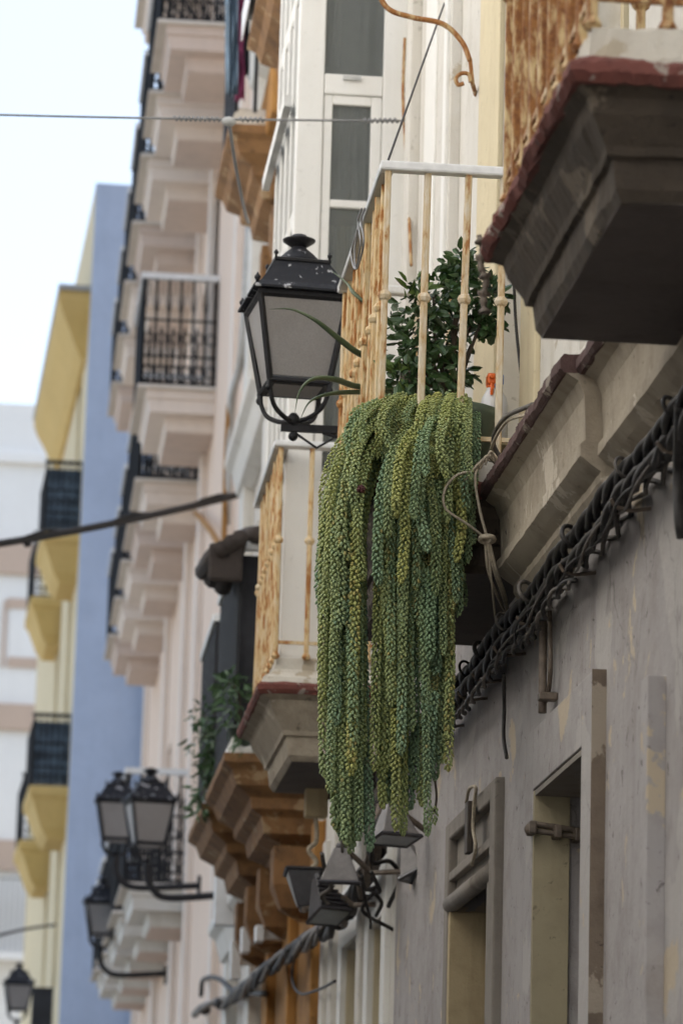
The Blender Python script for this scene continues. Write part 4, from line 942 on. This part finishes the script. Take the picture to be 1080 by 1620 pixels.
wtube('lead', [q + Vector((0, 0, -.08)), P(500, 1330, y=16.8), P(488, 1345, y=16.8), P(500, 1365, y=16.8), P(480, 1385, y=16.8), P(490, 1400, y=16.6)], .012, 'cord', jb)
dcl = thing('cable_clutter', P(590, 1395, y=15.0), 'tangle of dark leads and hooks among the floodlights', 'cables')
for k in range(6):
    x0_, y0_ = random.uniform(490, 600), random.uniform(1320, 1380); pts = [P(x0_ + random.uniform(-8, 60) * (i / 4), y0_ + 22 * i + random.uniform(-18, 18), y=15.3 + .1 * i) for i in range(5)]
    wtube('lead', pts, random.uniform(.006, .012), random.choice(['cable', 'pipe', 'cable_grey']), dcl, 5, 6)
# white boxes and tubes on the ochre wall
for i, (px, py, wpx, hpx, lab) in enumerate(((362, 1425, 46, 80, 'white plastic hood on the ochre wall, the largest of the white fittings'), (388, 1488, 14, 40, 'slim white box low on the ochre wall beside the hood'), (410, 1478, 13, 26, 'smallest white box on the ochre wall'), (372, 1520, 16, 60, 'tall white box below the white hood'))):
    p = P(px, py, x=1.5); s_ = p.y / F_PX
    o = part('wall_box', MB().box(p.x - wpx * s_ / 2, p.x + wpx * s_ / 2, p.y - .08, p.y + .08, p.z - hpx * s_ / 2, p.z + hpx * s_ / 2), 'plastic_white', None, bevel=.006)
    tag(o, lab, 'box')
    a_ = WPOS[o.name]; part('mounting_arm', MB().box(p.x + wpx * s_ / 2 + .002, XW, p.y - .03, p.y + .03, p.z - .03, p.z + .03), 'plastic_white', o)

# ------------------------------------------------------------------ plants on the ochre balconies, foliage
def leaf_cloud(mb, centers, n, size, rnd, droop=0.3, narrow=0.4):
    for _ in range(n):
        c, r = rnd.choice(centers)
        d = Vector((rnd.gauss(0, 1), rnd.gauss(0, 1), rnd.gauss(0, 1))).normalized() * r * (rnd.random() ** .45)
        p = Vector(c) + d
        ax = (d.normalized() + Vector((rnd.gauss(0, .6), rnd.gauss(0, .6), rnd.gauss(-droop, .5)))).normalized()
        sd = ax.cross(Vector((rnd.gauss(0, 1), rnd.gauss(0, 1), rnd.gauss(0, 1)))).normalized(); up = ax.cross(sd)
        L = size * rnd.uniform(.6, 1.25); w_ = L * narrow
        mb.add([p, p + ax * L * .35 + sd * w_ * .5 + up * L * .06, p + ax * L * .75 + sd * w_ * .38 + up * L * .04, p + ax * L - up * L * .05,
                p + ax * L * .75 - sd * w_ * .38 + up * L * .04, p + ax * L * .35 - sd * w_ * .5 + up * L * .06, p + ax * L * .5 - up * L * .02],
               [(0, 1, 6), (1, 2, 6), (2, 3, 6), (3, 4, 6), (4, 5, 6), (5, 0, 6)])
rnd = random.Random(3)
def pot_at(parent, c, r=.12, h=.2, mat='terracotta'):
    return part('pot', MB().lathe([(r * .7, 0), (r, h * .9), (r * 1.1, h * .9), (r * 1.1, h), (r * .9, h), (r * .8, h * .8)], c, 16), mat, parent, smooth=True)
for (px, py, Y, lab, mats, cl) in (
    (378, 1125, yO1 - .02, 'bushy green plant hanging through the nearer black railing', 'leaf_mid', [(372, 1095, .10), (380, 1130, .13), (388, 1165, .10), (360, 1080, .07)]),
    (328, 1180, yO2 - .05, 'feathery green plant trailing down the farther black railing', 'leaf_mid', [(322, 1130, .10), (318, 1170, .12), (330, 1210, .10), (325, 1250, .09), (318, 1280, .06)]),
    (345, 1170, yO2 - .25, 'dark potted plant between the two black railings', 'leaf_dark', [(345, 1150, .12), (355, 1190, .13), (340, 1205, .1)])):
    t = thing('balcony_plant', P(px, py + 60, y=Y), lab, 'plant', 'plants on the ochre balconies'); m = MB()
    leaf_cloud(m, [(P(a_, b_, y=Y), r_) for a_, b_, r_ in cl], 190, .07, rnd, .6, .3)
    part('foliage', m, mats, t)
    st = MB()
    for a_, b_, r_ in cl: st.tube(bez([P(px, py + 40, y=Y + .05), P((px + a_) / 2 + 4, (py + b_) / 2 - 10, y=Y), P(a_, b_, y=Y)], 4), .006, 5)
    part('stem', st, 'stem', t)
    pot_at(t, P(px + 8, py + 70, y=Y + .12), .1, .16)

# ------------------------------------------------------------------ things on the rusty balcony
fp = thing('flower_pot', (1.40, 11.72, zS + .1), 'glazed pot behind the railing holding the trailing succulent', 'pot')
part('bowl', MB().lathe([(.09, 0), (.15, .10), (.19, .24), (.20, .26), (.205, .29), (.19, .29), (.175, .26), (.1, .22)], (1.40, 11.72, P(650, 660, y=11.72).z - .27), 20), 'terracotta', fp, smooth=True)
part('stand', MB().lathe([(.09, zS + .1), (.07, zS + .15), (.07, P(650, 660, y=11.72).z - .28), (.10, P(650, 660, y=11.72).z - .272)], (1.40, 11.72, 0), 12), 'rust_iron', fp)
# shrub
sh = thing('shrub', (1.46, 11.95, zS + .1), 'glossy dark leaved shrub standing behind the railing above the succulent', 'shrub')
ctr = [(685, 470, .10, 11.9), (660, 505, .11, 11.9), (650, 555, .11, 11.85), (685, 540, .13, 11.95), (730, 450, .11, 11.95), (735, 425, .07, 11.95), (755, 480, .10, 12.0), (720, 510, .11, 12.0), (765, 510, .05, 12.0), (690, 590, .09, 11.9), (650, 600, .08, 11.85), (725, 590, .045, 12.0), (778, 470, .05, 12.0)]
for k, mm in enumerate(('leaf_dark', 'leaf_dark', 'leaf_mid')):
    m = MB(); leaf_cloud(m, [(P(a_, b_, y=d_), r_) for a_, b_, r_, d_ in ctr], (660, 430, 200)[k], (.050, .036, .05)[k], rnd, .25, .5); part('foliage', m, mm, sh)
sp_ = MB()
leaf_cloud(sp_, [(P(655, 450, y=11.85), .035), (P(648, 470, y=11.85), .03), (P(630, 590, y=11.8), .03)], 26, .075, rnd, -.4, .32); part('foliage', sp_, 'leaf_pale', sh, label='young yellow green shoots')
st = MB()
for a_, b_, r_, d_ in ctr:
    st.tube(bez([Vector((1.46, 11.95, P(690, 640, y=11.95).z)), P((700 + a_) / 2 + rnd.uniform(-8, 8), (620 + b_) / 2, y=(11.95 + d_) / 2), P(a_, b_, y=d_)], 5), [.010 - .0006 * i for i in range(11)], 5)
st.tube([Vector((1.46, 11.95, zS + .1)), Vector((1.46, 11.95, P(690, 640, y=11.95).z))], .012, 6)
part('stem', st, 'stem', sh, smooth=True)
# aloe with long arching leaves
al = thing('aloe', (1.35, 12.3, zS + .1), 'aloe with long thin leaves arching out through the rusty bars toward the lantern', 'plant')
def blade(pts, w, mat='aloe', n=8):
    c = bez(pts, n); k = len(c); m = MB(); vs = []; fs = []
    for i, p in enumerate(c):
        t = (c[min(i + 1, k - 1)] - c[max(i - 1, 0)]).normalized(); sd = Vector((0, 0, 1)).cross(t); sd = sd.normalized() if sd.length > .05 else Vector((1, 0, 0)); up = t.cross(sd)
        f = w * min(1, (1 - i / (k - 1)) * 1.6 + .04)
        for a_ in range(6):
            q = 2 * math.pi * a_ / 6; vs.append(p + sd * math.cos(q) * f * .5 + up * math.sin(q) * f * .42 + up * abs(math.cos(q)) * f * .12)
    for i in range(k - 1):
        for a_ in range(6): fs.append((i * 6 + a_, i * 6 + (a_ + 1) % 6, (i + 1) * 6 + (a_ + 1) % 6, (i + 1) * 6 + a_))
    m.add(vs, fs); part('leaf', m, mat, al, smooth=True)
blade([(1.32, 12.35, P(600, 580, y=12.3).z), P(572, 562, y=12.2), P(540, 540, y=12.15), P(500, 508, y=12.1), P(462, 490, y=12.1), P(425, 489, y=12.1)], .026)
blade([(1.30, 12.3, P(600, 615, y=12.3).z), P(566, 612, y=12.2), P(530, 601, y=12.1), P(495, 600, y=12.05), P(474, 620, y=12.05), P(466, 655, y=12.05)], .026)
blade([(1.30, 12.3, P(600, 622, y=12.3).z), P(560, 621, y=12.2), P(520, 624, y=12.15), P(490, 636, y=12.1), P(474, 665, y=12.1)], .022)
blade([(1.34, 12.35, P(600, 520, y=12.3).z), P(568, 472, y=12.4), P(548, 448, y=12.5), P(520, 425, y=12.6)], .018)
blade([(1.42, 11.9, P(668, 520, y=11.9).z), P(668, 470, y=11.88), P(672, 420, y=11.86), P(677, 372, y=11.85)], .022)
blade([(1.38, 11.9, P(600, 590, y=12).z), P(592, 570, y=12.0), P(585, 550, y=12.0)], .014, 'leaf_pale')
part('root_stock', MB().lathe([(.05, zS + .1), (.06, zS + .5), (.04, P(600, 560, y=12.3).z)], (1.36, 12.34, 0), 8), 'stem', al)
# spray bottles on the balcony floor
def bottle(px, py, Y, head, label):
    b_ = P(px, py, y=Y); t = thing('spray_bottle', b_, label, 'bottle', 'spray bottles on the balcony')
    part('body', MB().lathe([(.030, 0), (.036, .01), (.036, .13), (.030, .16), (.014, .19), (.013, .205)], b_, 14), 'plastic_white', t, smooth=True)
    part('trigger_head', MB().box(b_.x - .014, b_.x + .014, b_.y - .03, b_.y + .03, b_.z + .206, b_.z + .245).box(b_.x - .010, b_.x + .010, b_.y - .045, b_.y - .03, b_.z + .222, b_.z + .24).lathe([(.016, .195), (.016, .208)], b_, 10), head, t, bevel=.005)
    part('trigger', MB().tube([b_ + Vector((0, -.024, .208)), b_ + Vector((0, -.036, .185)), b_ + Vector((0, -.030, .165))], .006, 5), head, t)
bz = P(776, 690, y=11.9)
bottle(774, 700, 11.75, 'orange', 'white spray bottle with an orange trigger by the balcony post')
bottle(787, 700, 11.95, 'blue_plastic', 'white spray bottle with a blue trigger behind the orange one')
# low stool the bottles stand on
tb = thing('low_shelf', (1.6, 11.85, zS + .1), 'small shelf on the balcony under the spray bottles', 'shelf')
zt_ = min(P(774, 700, y=11.75).z, P(787, 700, y=11.95).z) - .004
part('top', MB().box(1.50, 1.69, 11.66, 12.05, zt_ - .025, zt_), 'wood_cream', tb, bevel=.004)
for (xx, yy) in ((1.52, 11.68), (1.67, 11.68), (1.52, 12.03), (1.67, 12.03)):
    if zt_ - .03 > zS + .11: part('leg', MB().box(xx - .012, xx + .012, yy - .012, yy + .012, zS + .1, zt_ - .027), 'wood_cream', tb)

# ------------------------------------------------------------------ the trailing stonecrop
sd = thing('trailing_succulent', (1.35, 11.5, P(680, 640, y=11.5).z), 'huge green trailing succulent with braided strands cascading over the balcony edge', 'plant')
NS = 6
_prof = [(0.0, .22), (.16, .62), (.42, 1.0), (.70, .88), (.90, .48)]
def leaf_template():
    vs = []; fs = []
    for (t, r) in _prof:
        for j in range(NS):
            a_ = 2 * math.pi * j / NS; vs.append((r * math.cos(a_), r * math.sin(a_) * .8, t))
    vs.append((0, 0, 1.0)); tip = len(vs) - 1
    for i in range(len(_prof) - 1):
        for j in range(NS): fs.append((i * NS + j, i * NS + (j + 1) % NS, (i + 1) * NS + (j + 1) % NS)); fs.append((i * NS + j, (i + 1) * NS + (j + 1) % NS, (i + 1) * NS + j))
    for j in range(NS): fs.append(((len(_prof) - 1) * NS + j, (len(_prof) - 1) * NS + (j + 1) % NS, tip))
    return np.array(vs, dtype=np.float64), np.array(fs, dtype=np.int32)
LV, LF = leaf_template()
rng = np.random.default_rng(11)
def strand(pts, rad, tone, old=0.0, dens=1.0):
    p = np.array([tuple(q) for q in pts]); seg = np.linalg.norm(np.diff(p, axis=0), axis=1); s = np.concatenate([[0], np.cumsum(seg)]); L = s[-1]
    n = max(14, int(L / .00255 * dens)); si = np.linspace(0.004, L, n)
    C = np.stack([np.interp(si, s, p[:, k]) for k in range(3)], 1)
    T = np.gradient(C, axis=0); T /= np.linalg.norm(T, axis=1)[:, None]
    ref = np.array([0.31, 0.92, 0.05]); ref /= np.linalg.norm(ref)
    N = ref - T * (T @ ref)[:, None]; N /= np.linalg.norm(N, axis=1)[:, None]; B = np.cross(T, N)
    a = np.arange(n) * 2.39996 + rng.uniform(0, 6.28) + rng.normal(0, .13, n)
    D = N * np.cos(a)[:, None] + B * np.sin(a)[:, None]
    rem = L - si; tip = np.clip(rem / .024, 0, 1)
    th = np.radians(15 + rng.uniform(20, 30) * tip ** .8) + rng.normal(0, .075, n)
    A = D * np.sin(th)[:, None] + T * np.cos(th)[:, None]
    A[:, 2] += rng.normal(0.0, .05, n); A /= np.linalg.norm(A, axis=1)[:, None]
    S = np.cross(T, D); U = np.cross(A, S)
    ln = rad * rng.uniform(.92, 1.12) * (.78 + .22 * tip) * rng.uniform(.82, 1.14, n); wd = rad * rng.uniform(.25, .32) * (.85 + .15 * tip) * rng.uniform(.85, 1.12, n)
    bare = np.zeros(n, dtype=bool)
    if L > .4 and rng.random() < .22:
        c0_ = rng.uniform(.25, .85) * L; bare = np.abs(si - c0_) < rng.uniform(.012, .045); ln = np.where(bare, ln * .30, ln); wd = np.where(bare, wd * .45, wd)
    if old > 0:
        ln *= np.where(rng.random(n) < old * .35, .25, 1.0)
    base = C + D * (rad * .42 * (.35 + .65 * tip))[:, None]
    V = base[:, None, :] + LV[None, :, 0, None] * wd[:, None, None] * S[:, None, :] + LV[None, :, 1, None] * wd[:, None, None] * U[:, None, :] + LV[None, :, 2, None] * ln[:, None, None] * A[:, None, :]
    # tips curl back inward
    V -= (LV[None, :, 2, None] ** 2) * (D * (ln * .20)[:, None])[:, None, :]
    nv = len(LV); Fc = (LF[None] + (np.arange(n) * nv)[:, None, None]).reshape(-1, 3); V = V.reshape(-1, 3)
    # core stem
    c0 = np.array([sd.location.x, sd.location.y, sd.location.z]); o0 = C[0]
    me = bpy.data.meshes.new('strand'); V = V - o0
    me.vertices.add(len(V)); me.vertices.foreach_set('co', V.astype(np.float32).ravel())
    me.loops.add(len(Fc) * 3); me.loops.foreach_set('vertex_index', Fc.ravel().astype(np.int32))
    me.polygons.add(len(Fc)); me.polygons.foreach_set('loop_start', np.arange(0, len(Fc) * 3, 3, dtype=np.int32)); me.polygons.foreach_set('loop_total', np.full(len(Fc), 3, dtype=np.int32))
    me.polygons.foreach_set('use_smooth', np.ones(len(Fc), dtype=bool))
    at = me.attributes.new('tone', 'FLOAT_COLOR', 'POINT')
    tl = np.clip(tone + .26 * (.55 - si / L) + rng.normal(0, .09, n) + .10 * np.sin(si * 9 + rng.uniform(0, 6)) + .10 * (1 - tip), 0, 1)
    ol = np.where(rng.random(n) < .015 + old * .5, rng.uniform(.4, .9, n), 0); ol = np.where(bare, .8, ol)
    colr = np.zeros((n, nv, 4), dtype=np.float32); colr[:, :, 0] = tl[:, None]; colr[:, :, 1] = ol[:, None]; colr[:, :, 3] = 1
    at.data.foreach_set('color', colr.ravel())
    me.materials.append(M['sedum']); me.update(calc_edges=True); me.validate()
    o = bpy.data.objects.new('strand', me); place(o, sd, Vector(o0)); return o
def drape(xb, yb, dy=0.0, rad=.0195, tone=.4, old=0.0, start=None):
    if 574 < xb < 596 and yb > 910: xb += -14 if xb < 585 else 13
    xt = 622 + (xb - 505) / 245 * 122 + rng.normal(0, 6); yt = 640 + rng.normal(0, 8) + (14 if abs(xt - 690) < 22 else 0)
    if start: xt, yt = start
    sy = min(850, yt + (yb - yt) * .55); Yd = 11.31 + dy
    pts = []
    cx = xb + (xt - xb) * .07; cy = yt + (sy - yt) * .26
    for i in range(13):
        t = i / 12; px = (1 - t) ** 2 * xt + 2 * t * (1 - t) * cx + t * t * xb; py = (1 - t) ** 2 * yt + 2 * t * (1 - t) * cy + t * t * sy
        Y = (1 - t) ** 2 * 11.60 + 2 * t * (1 - t) * (Yd + .04) + t * t * Yd
        if t < .35: Y = max(Y, Yd)
        pts.append(P(px, py, y=Y))
    k = max(3, int((yb - sy) / 40)); w1, w2, ph = rng.normal(0, 3.6), rng.normal(0, .02), rng.uniform(0, 6)
    for i in range(1, k + 1):
        f = i / k; pts.append(P(xb + w1 * math.sin(f * 3.2 + ph) - w1 * math.sin(ph), sy + (yb - sy) * f, y=Yd + w2 * math.sin(f * 4 + ph)))
    strand(bez(pts, 3), rad, tone, old)
ends = [(566, 1330, .02), (538, 1290, .08), (529, 1250, -.03), (571, 1310, .1), (572, 1200, .06), (569, 1050, -.02), (592, 1225, .1), (513, 1232, .10), (519, 1090, .02), (524, 1312, .12), (533, 1325, .05), (543, 1336, .03), (556, 1338, .06), (549, 1180, -.03), (560, 1290, .08), (564, 1232, -.05), (561, 1120, .0),
        (597, 1280, .06), (601, 1228, .02), (613, 1232, .05), (626, 1306, .04), (634, 1246, .10), (638, 1192, -.03), (649, 1314, .05), (667, 1322, .03), (658, 1250, .10), (688, 1240, .09), (699, 1232, .04), (711, 1214, .03), (706, 1160, .10),
        (581, 904, -.08), (600, 912, -.10), (616, 862, -.15), (630, 812, -.19), (640, 921, -.12), (659, 822, -.18), (670, 752, -.22), (665, 864, -.14), (695, 742, -.22), (658, 932, -.05), (668, 992, -.02), (708, 968, .0), (723, 887, -.02), (742, 884, .05), (735, 804, -.03), (726, 968, .06), (748, 850, .1), (754, 760, .1),
        (527, 905, -.02), (540, 1000, -.05), (515, 985, .12), (509, 905, .16), (533, 1135, -.01), (608, 1115, -.02), (620, 1060, -.04), (644, 1070, -.02), (654, 1150, .02), (675, 1130, .01), (683, 1045, -.02), (692, 1135, .05), (700, 1030, -.02), (716, 1085, .06), (690, 930, -.06), (680, 850, -.09), (712, 820, -.06), (596, 1010, .08), (560, 820, -.08), (547, 870, -.06)]
for (xb, yb, dy) in ends:
    xx = (xb - 505) / 250
    tone = float(np.clip(.38 + .34 * rng.normal() + (.12 if 600 < xb < 700 and yb < 950 else 0), .02, .95))
    old = .6 if (xb, yb) in ((564, 1232), (711, 1214)) else (.25 if rng.random() < .12 else 0.0)
    drape(xb + rng.normal(0, 1.5), yb + rng.normal(0, 8), dy, rad=(.0205 if yb > 1150 else .0188) * rng.uniform(.82, 1.16), tone=tone, old=old)
# filler strands at the back so the curtain is dense
for i in range(16):
    xb = rng.uniform(512, 742)
    if 574 < xb < 596: xb += (20 if xb > 586 else -16)
    top = np.interp(xb, [512, 540, 575, 600, 640, 680, 712, 730, 745], [1150, 1280, 1230, 1190, 1230, 1200, 1120, 930, 830])
    drape(xb, top * rng.uniform(.86, 1.0), .20 + rng.uniform(-.03, .08), rad=.018 * rng.uniform(.85, 1.1), tone=float(np.clip(.38 + rng.normal() * .22, .05, .95)), old=.15 if rng.random() < .2 else 0)
for (xb, yb) in ((530, 1300), (537, 1318), (546, 1325), (552, 1290), (560, 1335), (568, 1322), (521, 1240), (596, 1255), (606, 1270), (617, 1262), (629, 1285), (640, 1275), (655, 1290), (663, 1270), (676, 1262), (683, 1215), (694, 1190), (704, 1170)):
    drape(xb + rng.normal(0, 2), yb + rng.normal(0, 10), .13 + rng.uniform(-.04, .05), rad=.0205 * rng.uniform(.85, 1.12), tone=float(np.clip(.32 + rng.normal() * .28, .0, .95)), old=.12 if rng.random() < .25 else 0)
# crown: short shoots on the mound
for i in range(34):
    xt = rng.uniform(618, 742); xb = 505 + (xt - 622) / 122 * 245; xb = xt + (xb - xt) * rng.uniform(.25, .7); yb = 655 + rng.uniform(20, 120)
    drape(xb, yb, rng.uniform(-.08, .12), rad=.0180 * rng.uniform(.8, 1.1), tone=float(np.clip(.62 + rng.normal() * .2, .1, 1)), start=(xt, 634 + rng.normal(0, 6)))
for (px, py) in ((686, 690), (683, 712), (709, 730)): # rosette tips
    c = P(px, py, y=11.17); strand([c + Vector((0, .05, .01)), c + Vector((0, .03, .008)), c], .016, .6)
wtube('stalk', [P(688, 1236, y=11.36), P(690, 1262, y=11.36), P(687, 1285, y=11.36)], .004, 'stem', sd)
strand([P(687, 1272, y=11.36), P(686, 1284, y=11.36), P(687, 1300, y=11.36)], .017, .4)
m = MB()
for i in range(26):
    d = Vector((rnd.gauss(0, 1), rnd.gauss(0, 1), rnd.gauss(0, 1))).normalized(); p = P(571, 774, y=11.16) + d * .010; m.sphere(p, .006, 5, 4)
part('dried_flower', m, 'dead', sd, smooth=True)
